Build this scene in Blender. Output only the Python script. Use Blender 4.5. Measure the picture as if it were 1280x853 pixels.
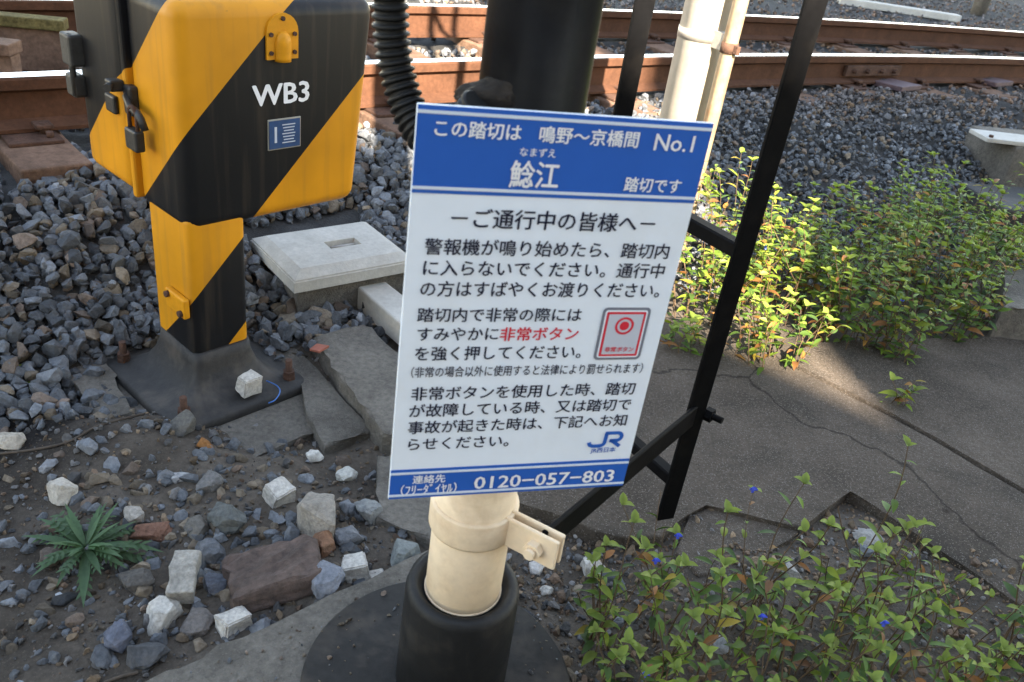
import bpy, bmesh, math, random
import numpy as np
from mathutils import Vector, Matrix, noise as mnoise
R = math.radians
for o in list(bpy.data.objects): bpy.data.objects.remove(o)
scene = bpy.context.scene
col = scene.collection
# ------------------------------------------------------------------ camera
FPX, PITCH, ROLL, CH = 1050.0, R(29.8), R(8.6), 1.2
fv = Vector((0, math.cos(PITCH), -math.sin(PITCH))); uv0 = Vector((0, math.sin(PITCH), math.cos(PITCH))); rv0 = Vector((1, 0, 0))
rv = math.cos(ROLL)*rv0 + math.sin(ROLL)*uv0
uv = math.cos(ROLL)*uv0 - math.sin(ROLL)*rv0
cd = bpy.data.cameras.new('camera'); cam = bpy.data.objects.new('camera', cd); col.objects.link(cam)
cam.matrix_world = Matrix(((rv.x, uv.x, -fv.x, 0), (rv.y, uv.y, -fv.y, 0), (rv.z, uv.z, -fv.z, CH), (0, 0, 0, 1)))
cd.sensor_width = 22.2; cd.lens = 22.2*FPX/1280; cd.clip_start = .05; cd.clip_end = 2000
cd.dof.use_dof = True; cd.dof.focus_distance = 1.9; cd.dof.aperture_fstop = 5.0
scene.camera = cam
CAM = Vector((0, 0, CH))
# ------------------------------------------------------------------ sky, sun, exposure
SUN_EL, SUN_AZ = 33.0, -14.4          # rays travel towards azimuth -14.4 deg from +Y (to the left), falling at 33 deg
ray_h = Vector((math.sin(R(SUN_AZ)), math.cos(R(SUN_AZ)), 0))
sun_dir = Vector((ray_h.x*math.cos(R(SUN_EL)), ray_h.y*math.cos(R(SUN_EL)), -math.sin(R(SUN_EL))))
w = bpy.data.worlds.new('World'); scene.world = w; w.use_nodes = True
nt = w.node_tree; bg = nt.nodes['Background']
sky = nt.nodes.new('ShaderNodeTexSky'); sky.sky_type = 'NISHITA'; sky.sun_disc = False
sky.sun_elevation = R(SUN_EL); sky.sun_rotation = math.atan2(-sun_dir.x, -sun_dir.y)
sky.dust_density = 0.0; sky.ozone_density = .5
wb = nt.nodes.new('ShaderNodeVectorMath'); wb.operation = 'MULTIPLY'; wb.inputs[1].default_value = (1.24, .965, .74)      # camera white balance set towards shade
nt.links.new(sky.outputs[0], wb.inputs[0]); nt.links.new(wb.outputs[0], bg.inputs[0]); bg.inputs[1].default_value = .14
sd = bpy.data.lights.new('sun', 'SUN'); sd.energy = 5.0; sd.angle = R(.5); sd.color = (1, .87, .70)
so = bpy.data.objects.new('sun', sd); col.objects.link(so)
so.rotation_euler = sun_dir.to_track_quat('-Z', 'Y').to_euler()
vs = scene.view_settings
vs.view_transform = 'Standard'; vs.look = 'None'; vs.gamma = 1; vs.use_curve_mapping = False
vs.exposure = 2.95
# ------------------------------------------------------------------ helpers
def ray(px, py): return fv + rv*((px-640)/FPX) - uv*((py-426.5)/FPX)
def at(px, py, z=0.0):
    d = ray(px, py); return CAM + d*((z-CH)/d.z)
def aty(px, py, y):
    d = ray(px, py); return CAM + d*(y/d.y)
def onplane(px, py, p0, n):
    d = ray(px, py); return CAM + d*((p0-CAM).dot(n)/d.dot(n))
def depth(p): return (Vector(p)-CAM).dot(fv)
def tag(o, label=None, cat=None, group=None, kind=None):
    if label: o['label'] = label
    if cat: o['category'] = cat
    if group: o['group'] = group
    if kind: o['kind'] = kind
    return o
def link(name, me, m=None, parent=None, smooth=False):
    o = bpy.data.objects.new(name, me); col.objects.link(o)
    if m is not None:
        for x in (m if isinstance(m, (list, tuple)) else [m]): me.materials.append(x)
    if smooth:
        for p in me.polygons: p.use_smooth = True
    if parent: o.parent = parent
    return o
def from_bm(name, bm, m=None, parent=None, smooth=False):
    bmesh.ops.recalc_face_normals(bm, faces=bm.faces)
    me = bpy.data.meshes.new(name); bm.to_mesh(me); bm.free()
    return link(name, me, m, parent, smooth)
def empty(name, loc, rz=0.0):
    o = bpy.data.objects.new(name, None); col.objects.link(o)
    o.location = loc; o.rotation_euler = (0, 0, rz); o.empty_display_size = .05
    return o
def add_box(bm, c, s, M=None, bev=0.0, seg=2, mi=0):
    b = bmesh.new()
    bmesh.ops.create_cube(b, size=1)
    for v in b.verts: v.co = Vector((v.co.x*s[0], v.co.y*s[1], v.co.z*s[2]))
    if bev: bmesh.ops.bevel(b, geom=list(b.edges), offset=bev, segments=seg, affect='EDGES', profile=.5)
    T = Matrix.Translation(Vector(c))
    if M is not None: T = T @ M.to_4x4()
    merge(bm, b, T, mi); b.free()
def merge(bm, b, T, mi=0):
    mp = {}
    for v in b.verts: mp[v] = bm.verts.new(T @ v.co)
    for f in b.faces:
        try:
            g = bm.faces.new([mp[v] for v in f.verts]); g.material_index = mi; g.smooth = f.smooth
        except ValueError: pass
def frames(pts):
    n = len(pts); out = []; up = None
    for i in range(n):
        t = (pts[min(i+1, n-1)]-pts[max(i-1, 0)]).normalized()
        if up is None:
            up = Vector((0, 0, 1)) if abs(t.z) < .9 else Vector((0, 1, 0))
        s = t.cross(up).normalized(); up = s.cross(t).normalized()
        out.append((t, s, up))
    return out
def add_tube(bm, pts, r, n=12, caps=True, smooth=True):
    pts = [Vector(p) for p in pts]; fr = frames(pts); rings = []
    for i, p in enumerate(pts):
        rr = r[i] if isinstance(r, (list, tuple)) else r
        t, s, up = fr[i]
        rings.append([bm.verts.new(p + (s*math.cos(2*math.pi*k/n)+up*math.sin(2*math.pi*k/n))*rr) for k in range(n)])
    for a, b in zip(rings, rings[1:]):
        for k in range(n):
            f = bm.faces.new((a[k], a[(k+1) % n], b[(k+1) % n], b[k])); f.smooth = smooth
    if caps:
        bm.faces.new(rings[0]); bm.faces.new(rings[-1])
def add_lathe(bm, prof, n=40, c=(0, 0, 0), closed=False):
    rings = [[bm.verts.new((c[0]+r*math.cos(2*math.pi*k/n), c[1]+r*math.sin(2*math.pi*k/n), c[2]+z)) for k in range(n)] for r, z in prof]
    for a, b in zip(rings, rings[1:]):
        for k in range(n):
            f = bm.faces.new((a[k], a[(k+1) % n], b[(k+1) % n], b[k])); f.smooth = True
    if not closed:
        bm.faces.new(rings[0]); bm.faces.new(rings[-1])
def add_prism(bm, poly, z0, z1):
    a = [bm.verts.new((p[0], p[1], z0)) for p in poly]; b = [bm.verts.new((p[0], p[1], z1)) for p in poly]
    n = len(poly)
    bm.faces.new(a); bm.faces.new(b)
    for i in range(n): bm.faces.new((a[i], a[(i+1) % n], b[(i+1) % n], b[i]))
def add_bar(bm, p, q, wdt, th, up=Vector((0, 0, 1)), bev=.002):
    p, q = Vector(p), Vector(q); t = (q-p).normalized(); s = t.cross(up).normalized(); u2 = s.cross(t)
    M = Matrix((s, t, u2)).transposed()
    add_box(bm, (p+q)/2, (th, (q-p).length, wdt), M, bev, 1)
def n2(x, y, s=1.0, z=0.0): return mnoise.noise(Vector((x*s, y*s, z)))
# ------------------------------------------------------------------ materials
def mat(name, base, rough=.7, var=.25, scale=8, scale2=60, bump=.0, bscale=80, metal=0.0, spec=.5, stain=None, stain_scale=3, stain_amt=.5, attr=None, coat=0):
    m = bpy.data.materials.new(name); m.use_nodes = True
    t = m.node_tree; N = t.nodes; L = t.links; b = N['Principled BSDF']
    b.inputs['Roughness'].default_value = rough; b.inputs['Metallic'].default_value = metal
    b.inputs['Specular IOR Level'].default_value = spec
    if coat: b.inputs['Coat Weight'].default_value = coat
    tc = N.new('ShaderNodeTexCoord')
    def nz(s, d=6, off=0):
        n = N.new('ShaderNodeTexNoise'); n.inputs['Scale'].default_value = s; n.inputs['Detail'].default_value = d
        n.inputs['Roughness'].default_value = .65
        L.new(tc.outputs['Object'], n.inputs['Vector']); return n
    if attr:
        a = N.new('ShaderNodeAttribute'); a.attribute_name = attr; c = a.outputs['Color']
    else:
        a = N.new('ShaderNodeRGB'); a.outputs[0].default_value = (*base, 1); c = a.outputs[0]
    def mulnoise(c, n, amt):
        mr = N.new('ShaderNodeMapRange'); mr.inputs['From Min'].default_value = .3; mr.inputs['From Max'].default_value = .7
        mr.inputs['To Min'].default_value = 1-amt; mr.inputs['To Max'].default_value = 1+amt
        L.new(n.outputs['Fac'], mr.inputs['Value'])
        mx = N.new('ShaderNodeVectorMath'); mx.operation = 'SCALE'
        L.new(c, mx.inputs[0]); L.new(mr.outputs[0], mx.inputs['Scale']); return mx.outputs[0]
    if var:
        c = mulnoise(c, nz(scale), var); c = mulnoise(c, nz(scale2), var*.8)
    if stain:
        n = nz(stain_scale, 8); mr = N.new('ShaderNodeMapRange'); mr.inputs['From Min'].default_value = .5; mr.inputs['From Max'].default_value = .68
        mr.inputs['To Max'].default_value = stain_amt
        L.new(n.outputs['Fac'], mr.inputs['Value'])
        mx = N.new('ShaderNodeMix'); mx.data_type = 'RGBA'; L.new(mr.outputs[0], mx.inputs['Factor']); L.new(c, mx.inputs['A'])
        mx.inputs['B'].default_value = (*stain, 1); c = mx.outputs['Result']
    L.new(c, b.inputs['Base Color'])
    if bump:
        n = nz(bscale, 8); bp = N.new('ShaderNodeBump'); bp.inputs['Strength'].default_value = min(1, bump); bp.inputs['Distance'].default_value = .004*max(1, bump)
        L.new(n.outputs['Fac'], bp.inputs['Height']); L.new(bp.outputs[0], b.inputs['Normal'])
    return m
def add_cracks(m, scale=1.3, dark=.35, width=.012, bump=None):
    """thin wandering cracks in a concrete material"""
    t = m.node_tree; N = t.nodes; L = t.links; b = N['Principled BSDF']
    tc = N.new('ShaderNodeTexCoord'); nz = N.new('ShaderNodeTexNoise'); nz.inputs['Scale'].default_value = 3; nz.inputs['Detail'].default_value = 6
    L.new(tc.outputs['Object'], nz.inputs['Vector'])
    mx = N.new('ShaderNodeMix'); mx.data_type = 'VECTOR'; mx.inputs['Factor'].default_value = .28
    L.new(tc.outputs['Object'], mx.inputs['A']); L.new(nz.outputs['Color'], mx.inputs['B'])
    v = N.new('ShaderNodeTexVoronoi'); v.feature = 'DISTANCE_TO_EDGE'; v.inputs['Scale'].default_value = scale
    L.new(mx.outputs['Result'], v.inputs['Vector'])
    mr = N.new('ShaderNodeMapRange'); mr.inputs['From Max'].default_value = width; mr.inputs['To Min'].default_value = dark; mr.inputs['To Max'].default_value = 1
    L.new(v.outputs['Distance'], mr.inputs['Value'])
    old = b.inputs['Base Color'].links[0].from_socket
    sc = N.new('ShaderNodeVectorMath'); sc.operation = 'SCALE'; L.new(old, sc.inputs[0]); L.new(mr.outputs[0], sc.inputs['Scale'])
    L.new(sc.outputs[0], b.inputs['Base Color'])
def add_speckle(m, scale=150, colr=(.45, .42, .38), amt=.8, thr=.25, dens=.35):
    """small pale aggregate grains showing in concrete or soil"""
    t = m.node_tree; N = t.nodes; L = t.links; b = N['Principled BSDF']
    tc = N.new('ShaderNodeTexCoord'); v = N.new('ShaderNodeTexVoronoi'); v.inputs['Scale'].default_value = scale
    L.new(tc.outputs['Object'], v.inputs['Vector'])
    a = N.new('ShaderNodeMath'); a.operation = 'LESS_THAN'; a.inputs[1].default_value = thr; L.new(v.outputs['Distance'], a.inputs[0])
    sep = N.new('ShaderNodeSeparateColor'); L.new(v.outputs['Color'], sep.inputs[0])
    c = N.new('ShaderNodeMath'); c.operation = 'LESS_THAN'; c.inputs[1].default_value = dens; L.new(sep.outputs[0], c.inputs[0])
    d = N.new('ShaderNodeMath'); d.operation = 'MULTIPLY'; L.new(a.outputs[0], d.inputs[0]); L.new(c.outputs[0], d.inputs[1])
    e = N.new('ShaderNodeMath'); e.operation = 'MULTIPLY'; L.new(d.outputs[0], e.inputs[0]); e.inputs[1].default_value = amt
    old = b.inputs['Base Color'].links[0].from_socket
    mx = N.new('ShaderNodeMix'); mx.data_type = 'RGBA'; L.new(e.outputs[0], mx.inputs['Factor']); L.new(old, mx.inputs['A']); mx.inputs['B'].default_value = (*colr, 1)
    L.new(mx.outputs['Result'], b.inputs['Base Color'])
def stripe_mat(name, off, period, frac, yel=(.60, .255, .008), blk=(.008, .008, .009)):
    """diagonal hazard paint wrapped round a box: w = z - x on the front, z + y on the left side (object space)"""
    m = bpy.data.materials.new(name); m.use_nodes = True
    t = m.node_tree; N = t.nodes; L = t.links; b = N['Principled BSDF']
    b.inputs['Roughness'].default_value = .45; b.inputs['Specular IOR Level'].default_value = .25
    tc = N.new('ShaderNodeTexCoord'); s = N.new('ShaderNodeSeparateXYZ'); L.new(tc.outputs['Object'], s.inputs[0])
    def mth(op, a, bb):
        n = N.new('ShaderNodeMath'); n.operation = op
        for i, q in enumerate((a, bb)):
            if isinstance(q, (int, float)): n.inputs[i].default_value = q
            else: L.new(q, n.inputs[i])
        return n.outputs[0]
    u = mth('SUBTRACT', mth('MAXIMUM', s.outputs[0], 0.0), mth('MAXIMUM', s.outputs[1], 0.0))
    ww = mth('SUBTRACT', s.outputs[2], u)
    fr = mth('FRACT', mth('DIVIDE', mth('SUBTRACT', ww, off-10*period), period), 0)
    k = mth('LESS_THAN', fr, frac)
    n1 = N.new('ShaderNodeTexNoise'); n1.inputs['Scale'].default_value = 6; n1.inputs['Detail'].default_value = 8
    L.new(tc.outputs['Object'], n1.inputs['Vector'])
    mr = N.new('ShaderNodeMapRange'); mr.inputs['From Min'].default_value = .3; mr.inputs['From Max'].default_value = .7; mr.inputs['To Min'].default_value = .84; mr.inputs['To Max'].default_value = 1.12
    L.new(n1.outputs['Fac'], mr.inputs['Value'])
    mx = N.new('ShaderNodeMix'); mx.data_type = 'RGBA'; L.new(k, mx.inputs['Factor']); mx.inputs['A'].default_value = (*yel, 1); mx.inputs['B'].default_value = (*blk, 1)
    sc = N.new('ShaderNodeVectorMath'); sc.operation = 'SCALE'; L.new(mx.outputs['Result'], sc.inputs[0]); L.new(mr.outputs[0], sc.inputs['Scale'])
    # dusty vertical runs
    mp = N.new('ShaderNodeMapping'); mp.inputs['Scale'].default_value = (45, 45, 2.5); L.new(tc.outputs['Object'], mp.inputs['Vector'])
    n3 = N.new('ShaderNodeTexNoise'); n3.inputs['Scale'].default_value = 1; n3.inputs['Detail'].default_value = 5; L.new(mp.outputs[0], n3.inputs['Vector'])
    m3 = N.new('ShaderNodeMapRange'); m3.inputs['From Min'].default_value = .52; m3.inputs['From Max'].default_value = .8; m3.inputs['To Max'].default_value = .30
    L.new(n3.outputs['Fac'], m3.inputs['Value'])
    dm = N.new('ShaderNodeMix'); dm.data_type = 'RGBA'; L.new(m3.outputs[0], dm.inputs['Factor']); L.new(sc.outputs[0], dm.inputs['A']); dm.inputs['B'].default_value = (.10, .075, .05, 1)
    n4 = N.new('ShaderNodeTexNoise'); n4.inputs['Scale'].default_value = 55; n4.inputs['Detail'].default_value = 10; n4.inputs['Roughness'].default_value = .75
    L.new(tc.outputs['Object'], n4.inputs['Vector']); m4 = N.new('ShaderNodeMapRange'); m4.inputs['From Min'].default_value = .66; m4.inputs['From Max'].default_value = .70; m4.inputs['To Max'].default_value = .75
    L.new(n4.outputs['Fac'], m4.inputs['Value']); ch = N.new('ShaderNodeMix'); ch.data_type = 'RGBA'; L.new(m4.outputs[0], ch.inputs['Factor']); L.new(dm.outputs['Result'], ch.inputs['A']); ch.inputs['B'].default_value = (.09, .05, .03, 1)
    L.new(ch.outputs['Result'], b.inputs['Base Color'])
    n2_ = N.new('ShaderNodeTexNoise'); n2_.inputs['Scale'].default_value = 120; L.new(tc.outputs['Object'], n2_.inputs['Vector'])
    bp = N.new('ShaderNodeBump'); bp.inputs['Strength'].default_value = .12; bp.inputs['Distance'].default_value = .001; L.new(n2_.outputs['Fac'], bp.inputs['Height']); L.new(bp.outputs[0], b.inputs['Normal'])
    return m
def leaf_mat(name):
    m = bpy.data.materials.new(name); m.use_nodes = True
    t = m.node_tree; N = t.nodes; L = t.links; b = N['Principled BSDF']; out = N['Material Output']
    a = N.new('ShaderNodeAttribute'); a.attribute_name = 'tint'
    tc = N.new('ShaderNodeTexCoord'); n = N.new('ShaderNodeTexNoise'); n.inputs['Scale'].default_value = 90; L.new(tc.outputs['Object'], n.inputs['Vector'])
    mr = N.new('ShaderNodeMapRange'); mr.inputs['To Min'].default_value = .75; mr.inputs['To Max'].default_value = 1.25; L.new(n.outputs['Fac'], mr.inputs['Value'])
    sc = N.new('ShaderNodeVectorMath'); sc.operation = 'SCALE'; L.new(a.outputs['Color'], sc.inputs[0]); L.new(mr.outputs[0], sc.inputs['Scale'])
    L.new(sc.outputs[0], b.inputs['Base Color']); b.inputs['Roughness'].default_value = .5; b.inputs['Specular IOR Level'].default_value = .35
    tr = N.new('ShaderNodeBsdfTranslucent'); s2 = N.new('ShaderNodeVectorMath'); s2.operation = 'MULTIPLY'; L.new(sc.outputs[0], s2.inputs[0]); s2.inputs[1].default_value = (1.3, 1.3, .5)
    L.new(s2.outputs[0], tr.inputs['Color'])
    mx = N.new('ShaderNodeMixShader'); mx.inputs[0].default_value = .35; L.new(b.outputs[0], mx.inputs[1]); L.new(tr.outputs[0], mx.inputs[2]); L.new(mx.outputs[0], out.inputs['Surface'])
    return m
M = {}
M['soil'] = mat('soil', (.10, .083, .065), .95, .3, 5, 90, bump=1.5, bscale=120, spec=.15, attr='soil')
add_speckle(M['soil'], 260, (.14, .115, .09), .4, .33, .25)
M['stone'] = mat('stone', (.2, .2, .2), .8, .34, 30, 140, bump=1.6, bscale=90, spec=.3, attr='tint', stain=(.085, .07, .055), stain_scale=30, stain_amt=.45)
M['concrete'] = mat('old_concrete', (.150, .135, .115), .92, .36, 3, 70, bump=2.2, bscale=150, spec=.2, stain=(.05, .045, .038), stain_scale=3.5, stain_amt=.75)
add_speckle(M['concrete'], 260, (.20, .185, .165), .4, .36, .3)
M['pave'] = mat('pavement_concrete', (.096, .078, .062), .95, .38, 2.5, 120, bump=2.2, bscale=150, spec=.12, stain=(.040, .035, .029), stain_scale=3.2, stain_amt=.7)
add_speckle(M['pave'], 300, (.26, .235, .205), .7, .34, .36)
add_cracks(M['pave'], 1.1, .35, .006)
M['pale_concrete'] = mat('pale_concrete', (.44, .42, .38), .88, .14, 5, 60, bump=.35, bscale=120, spec=.25, stain=(.30, .28, .245), stain_scale=6, stain_amt=.45)
M['white'] = mat('white_enamel', (.745, .80, .87), .45, .03, 3, 20, spec=.3, bump=.06, bscale=9, stain=(.60, .60, .57), stain_scale=7, stain_amt=.22)
M['blue'] = mat('sign_blue', (.022, .105, .44), .45, .04, 3, 20, spec=.3)
M['pale_line'] = mat('sign_pale_line', (.62, .68, .76), .45, 0, spec=.3)
M['ink'] = mat('sign_ink', (.012, .014, .035), .5, 0, spec=.3)
M['red'] = mat('sign_red', (.62, .025, .045), .5, 0, spec=.3)
M['grey'] = mat('sign_grey', (.17, .18, .22), .5, 0, spec=.3)
M['pale_grey'] = mat('sign_pale_grey', (.50, .53, .60), .5, 0, spec=.3)
M['alu'] = mat('metal_edge', (.35, .33, .28), .45, .1, 30, 90, metal=.6)
M['black_paint'] = mat('black_paint', (.004, .004, .0045), .6, .25, 12, 80, bump=.12, bscale=60, spec=.06, stain=(.016, .014, .012), stain_scale=18, stain_amt=.35)
M['black_rubber'] = mat('black_rubber', (.010, .010, .010), .55, .2, 10, 70, bump=.2, bscale=70, spec=.25, stain=(.04, .035, .029), stain_scale=11, stain_amt=.65)
M['rubber_disc'] = mat('dusty_rubber', (.020, .019, .018), .75, .25, 6, 70, bump=.2, bscale=60, spec=.2, stain=(.062, .052, .042), stain_scale=9, stain_amt=.75)
M['cream'] = mat('cream_paint', (.72, .575, .40), .5, .07, 9, 60, bump=.3, bscale=50, spec=.35, stain=(.42, .27, .15), stain_scale=12, stain_amt=.42)
M['rust'] = mat('rusty_iron', (.075, .040, .027), .85, .35, 20, 90, bump=.8, bscale=120, spec=.25)
M['rail'] = mat('rusty_rail', (.078, .035, .019), .85, .25, 8, 60, bump=.5, bscale=70, spec=.2)
M['rail_top'] = mat('polished_steel', (.62, .64, .68), .24, .06, 8, 40, metal=1)
M['wood'] = mat('weathered_sleeper_wood', (.155, .095, .065), .9, .35, 6, 50, bump=1.2, bscale=60, spec=.15)
M['mossy'] = mat('mossy_timber', (.10, .082, .034), .95, .6, 10, 60, bump=1, bscale=80, spec=.1)
M['galv'] = mat('galvanised', (.34, .32, .29), .5, .12, 12, 60, metal=.5, bump=.15, bscale=40)
M['pole_grey'] = mat('pale_pole', (.46, .42, .36), .55, .08, 6, 50, bump=.15, bscale=30, spec=.35, stain=(.34, .29, .23), stain_scale=5, stain_amt=.4)
M['pipe'] = mat('cream_rusty_pipe', (.48, .37, .25), .6, .12, 8, 60, bump=.2, bscale=40, spec=.3, stain=(.40, .17, .06), stain_scale=7, stain_amt=.75)
M['black_pole'] = mat('black_pole_paint', (.010, .010, .012), .38, .25, 12, 80, bump=.15, bscale=40, spec=.45, stain=(.035, .033, .032), stain_scale=14, stain_amt=.5)
M['base_iron'] = mat('dusty_black_iron', (.027, .025, .0235), .6, .3, 6, 70, bump=.35, bscale=70, spec=.3, stain=(.075, .062, .05), stain_scale=8, stain_amt=.75)
M['dark_metal'] = mat('dark_metal', (.035, .033, .031), .5, .25, 20, 90, metal=.3, bump=.3, bscale=80)
M['grey_metal'] = mat('grey_bracket', (.05, .047, .042), .6, .25, 20, 90, metal=.2, bump=.3, bscale=80)
M['yellow'] = mat('yellow_paint', (.60, .255, .008), .45, .12, 8, 40, spec=.25)
M['plate_blue'] = mat('nameplate_blue', (.018, .055, .15), .45, .15, 30, 100, spec=.4)
M['letter_white'] = mat('letter_white', (.78, .78, .80), .5, .05, 10, 30)
M['lump'] = mat('tape_wrap', (.016, .0135, .012), .85, .4, 20, 90, bump=1.2, bscale=90, spec=.2, stain=(.045, .036, .028), stain_scale=22, stain_amt=.7)
M['leaf'] = leaf_mat('leaf')
M['stem'] = mat('plant_stem', (.085, .052, .026), .6, .3, 30, 90)
M['petal'] = mat('blue_petal', (.06, .10, .68), .6, .1, 30, 60)
M['twig'] = mat('dry_twig', (.06, .045, .032), .9, .3, 30, 90)
M['wire'] = mat('blue_wire', (.02, .10, .32), .5, 0)
M['facade'] = mat('plaster', (.42, .40, .37), .9, .1, 1, 8)
M['glass'] = mat('window_glass', (.03, .04, .05), .1, 0, spec=.6)
# ------------------------------------------------------------------ track geometry
rail_pts = np.array([(-1.573, 2.441), (-1.075, 2.905), (-.487, 3.45), (-.116, 3.78), (.404, 4.225), (1.24, 4.90), (2.246, 5.62), (3.211, 6.262)])
cx = np.polyfit(rail_pts[:, 0], rail_pts[:, 1], 2)
def rail_y(x):
    x0, x1 = -2.0, 4.5                                   # quadratic inside, straight outside
    xc = np.clip(x, x0, x1); d = 2*cx[0]*xc+cx[1]
    return np.polyval(cx, xc)+d*(np.asarray(x)-xc)
xs_ = np.linspace(-9, 24, 1400); RL = np.stack([xs_, rail_y(xs_)], 1)
seg = np.diff(RL, axis=0); SL = np.concatenate([[0], np.cumsum(np.hypot(seg[:, 0], seg[:, 1]))])
TAN = np.gradient(RL, axis=0); TAN /= np.linalg.norm(TAN, axis=1)[:, None]
NRM = np.stack([TAN[:, 1], -TAN[:, 0]], 1)               # towards the camera side
S0 = np.interp(-1.573, xs_, SL)
def track(s, q):
    """point s metres along the near rail (0 = left edge of photo), q metres towards the camera"""
    i = np.interp(s+S0, SL, np.arange(len(SL))); i0 = int(i)
    p = RL[i0]+(RL[min(i0+1, len(RL)-1)]-RL[i0])*(i-i0); n = NRM[i0]; t = TAN[i0]
    return p+n*q, t, n
def sq(x, y):
    x = np.asarray(x, float); y = np.asarray(y, float); shp = x.shape; x = x.ravel(); y = y.ravel()
    xx = x.copy()
    for _ in range(8):                                    # foot of perpendicular by iteration
        i = np.clip(np.interp(xx, xs_, np.arange(len(xs_))), 0, len(xs_)-1).astype(int)
        px, py = RL[i, 0], RL[i, 1]; t = TAN[i]
        xx = px+t[:, 0]*((x-px)*t[:, 0]+(y-py)*t[:, 1])
    i = np.clip(np.interp(xx, xs_, np.arange(len(xs_))), 0, len(xs_)-1).astype(int)
    q = (x-RL[i, 0])*NRM[i, 0]+(y-RL[i, 1])*NRM[i, 1]
    return (SL[i]-S0).reshape(shp), q.reshape(shp)
def sstep(a, b, x):
    t = np.clip((x-a)/(b-a), 0, 1); return t*t*(3-2*t)
RAIL_TOP, RAIL_H, SLP = .45, .155, .275
def foot(s): return 1.0+.55*sstep(.8, 3.2, s)
def ground_z(x, y):
    s, q = sq(x, y); f = foot(s)
    z = .232-.272*sstep(.30, 1, np.where(q > 0, .30+(q-.32)/(f-.32)*.7, 0))
    z = np.where(q < .32, .232, z)
    z = z+.035*sstep(1.9, 3.0, s)*sstep(.9, .3, q)*sstep(-1.6, -1.2, q)
    z = np.where((q < -.08) & (q > -1.05), z-.022, z)
    z = np.where(q < -1.7, .232-.08*sstep(1.7, 2.6, -q), z)
    return z
rng = np.random.default_rng(7)
def vnoise(x, y, s, seed):
    r = np.random.default_rng(seed); G = r.random((64, 64))
    u = np.asarray(x)*s+1000; v = np.asarray(y)*s+1000
    i = np.floor(u).astype(int); j = np.floor(v).astype(int); a = u-i; b = v-j; a = a*a*(3-2*a); b = b*b*(3-2*b)
    g = lambda p, q: G[p % 64, q % 64]
    return (g(i, j)*(1-a)+g(i+1, j)*a)*(1-b)+(g(i, j+1)*(1-a)+g(i+1, j+1)*a)*b-.5
def bumps(x, y): return .035*vnoise(x, y, 3.5, 1)+.02*vnoise(x, y, 9, 2)+.011*vnoise(x, y, 26, 3)+.006*vnoise(x, y, 60, 4)
def gz_(x, y):
    s, q = sq(x, y)
    z = ground_z(x, y)+bumps(x, y)
    # earth heaped over the front of the cabinet foot, and lower earth by the pavement hole
    d = np.hypot((np.asarray(x)+.70)/.30, (np.asarray(y)-1.42)/.14); z = z+.022*np.exp(-d*d)
    d = np.hypot((np.asarray(x)+.62)/.34, (np.asarray(y)-2.42)/.34); z = z-np.clip(z-.082, 0, 1)*np.exp(-d**4)
    z = z+.020*sstep(.1, .5, np.asarray(x))*sstep(1.75, 1.5, np.asarray(y))
    for ux, uy, rr in ((-.50, 1.66, .15), (-.98, 1.62, .12)):
        d = np.hypot((np.asarray(x)-ux)/rr, (np.asarray(y)-uy)/rr); z = z-.030*np.exp(-d**4)
    d = np.hypot((np.asarray(x)+.78)/.16, (np.asarray(y)-1.74)/.16); z = z-.05*np.exp(-d**4)
    return z
def axis(lo, hi, step, far):
    a = list(np.arange(lo, hi, step)); s = step; p = a[-1]
    while p < far: s *= 1.35; p += s; a.append(p)
    s = step; p = a[0]; b = []
    while p > -far: s *= 1.35; p -= s; b.append(p)
    return np.array(b[::-1]+a)
gx = axis(-2.6, 4.2, .022, 400); gy_ = axis(.4, 7.0, .022, 400)
X, Y = np.meshgrid(gx, gy_); Z = gz_(X, Y)
nx, ny = len(gx), len(gy_)
me = bpy.data.meshes.new('ground'); idx = np.arange(nx*ny).reshape(ny, nx)
quads = np.stack([idx[:-1, :-1], idx[:-1, 1:], idx[1:, 1:], idx[1:, :-1]], -1).reshape(-1, 4)
me.vertices.add(nx*ny); me.vertices.foreach_set('co', np.stack([X, Y, Z], -1).reshape(-1).astype(np.float32))
me.loops.add(quads.size); me.loops.foreach_set('vertex_index', quads.ravel().astype(np.int32))
me.polygons.add(len(quads)); me.polygons.foreach_set('loop_start', np.arange(0, quads.size, 4, dtype=np.int32)); me.polygons.foreach_set('loop_total', np.full(len(quads), 4, np.int32))
me.polygons.foreach_set('use_smooth', np.ones(len(quads), bool)); me.update()
ca = me.color_attributes.new('soil', 'FLOAT_COLOR', 'POINT')
S_, Q_ = sq(X, Y); bal = sstep(0, .25, foot(S_)-Q_)
dk = np.exp(-(((X+1.05)/.25)**2+((Y-1.42)/.22)**2)) * (vnoise(X, Y, 14, 9)+.75)      # patch of black earth by the cabinet foot
dk = np.clip(dk, 0, 1)
soilc = np.array([.086, .072, .058]); balc = np.array([.045, .044, .043]); blk = np.array([.018, .016, .015])
cc = soilc*(1-bal[..., None])+balc*bal[..., None]; cc = cc*(1-dk[..., None])+blk*dk[..., None]
cc *= (1+.6*vnoise(X, Y, 11, 12))[..., None]
ca.data.foreach_set('color', np.concatenate([cc, np.ones(cc.shape[:2]+(1,))], -1).reshape(-1).astype(np.float32))
tag(link('ground', me, M['soil']), kind='structure')
def gzp(x, y): return float(gz_(np.array([x]), np.array([y]))[0])
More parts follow.
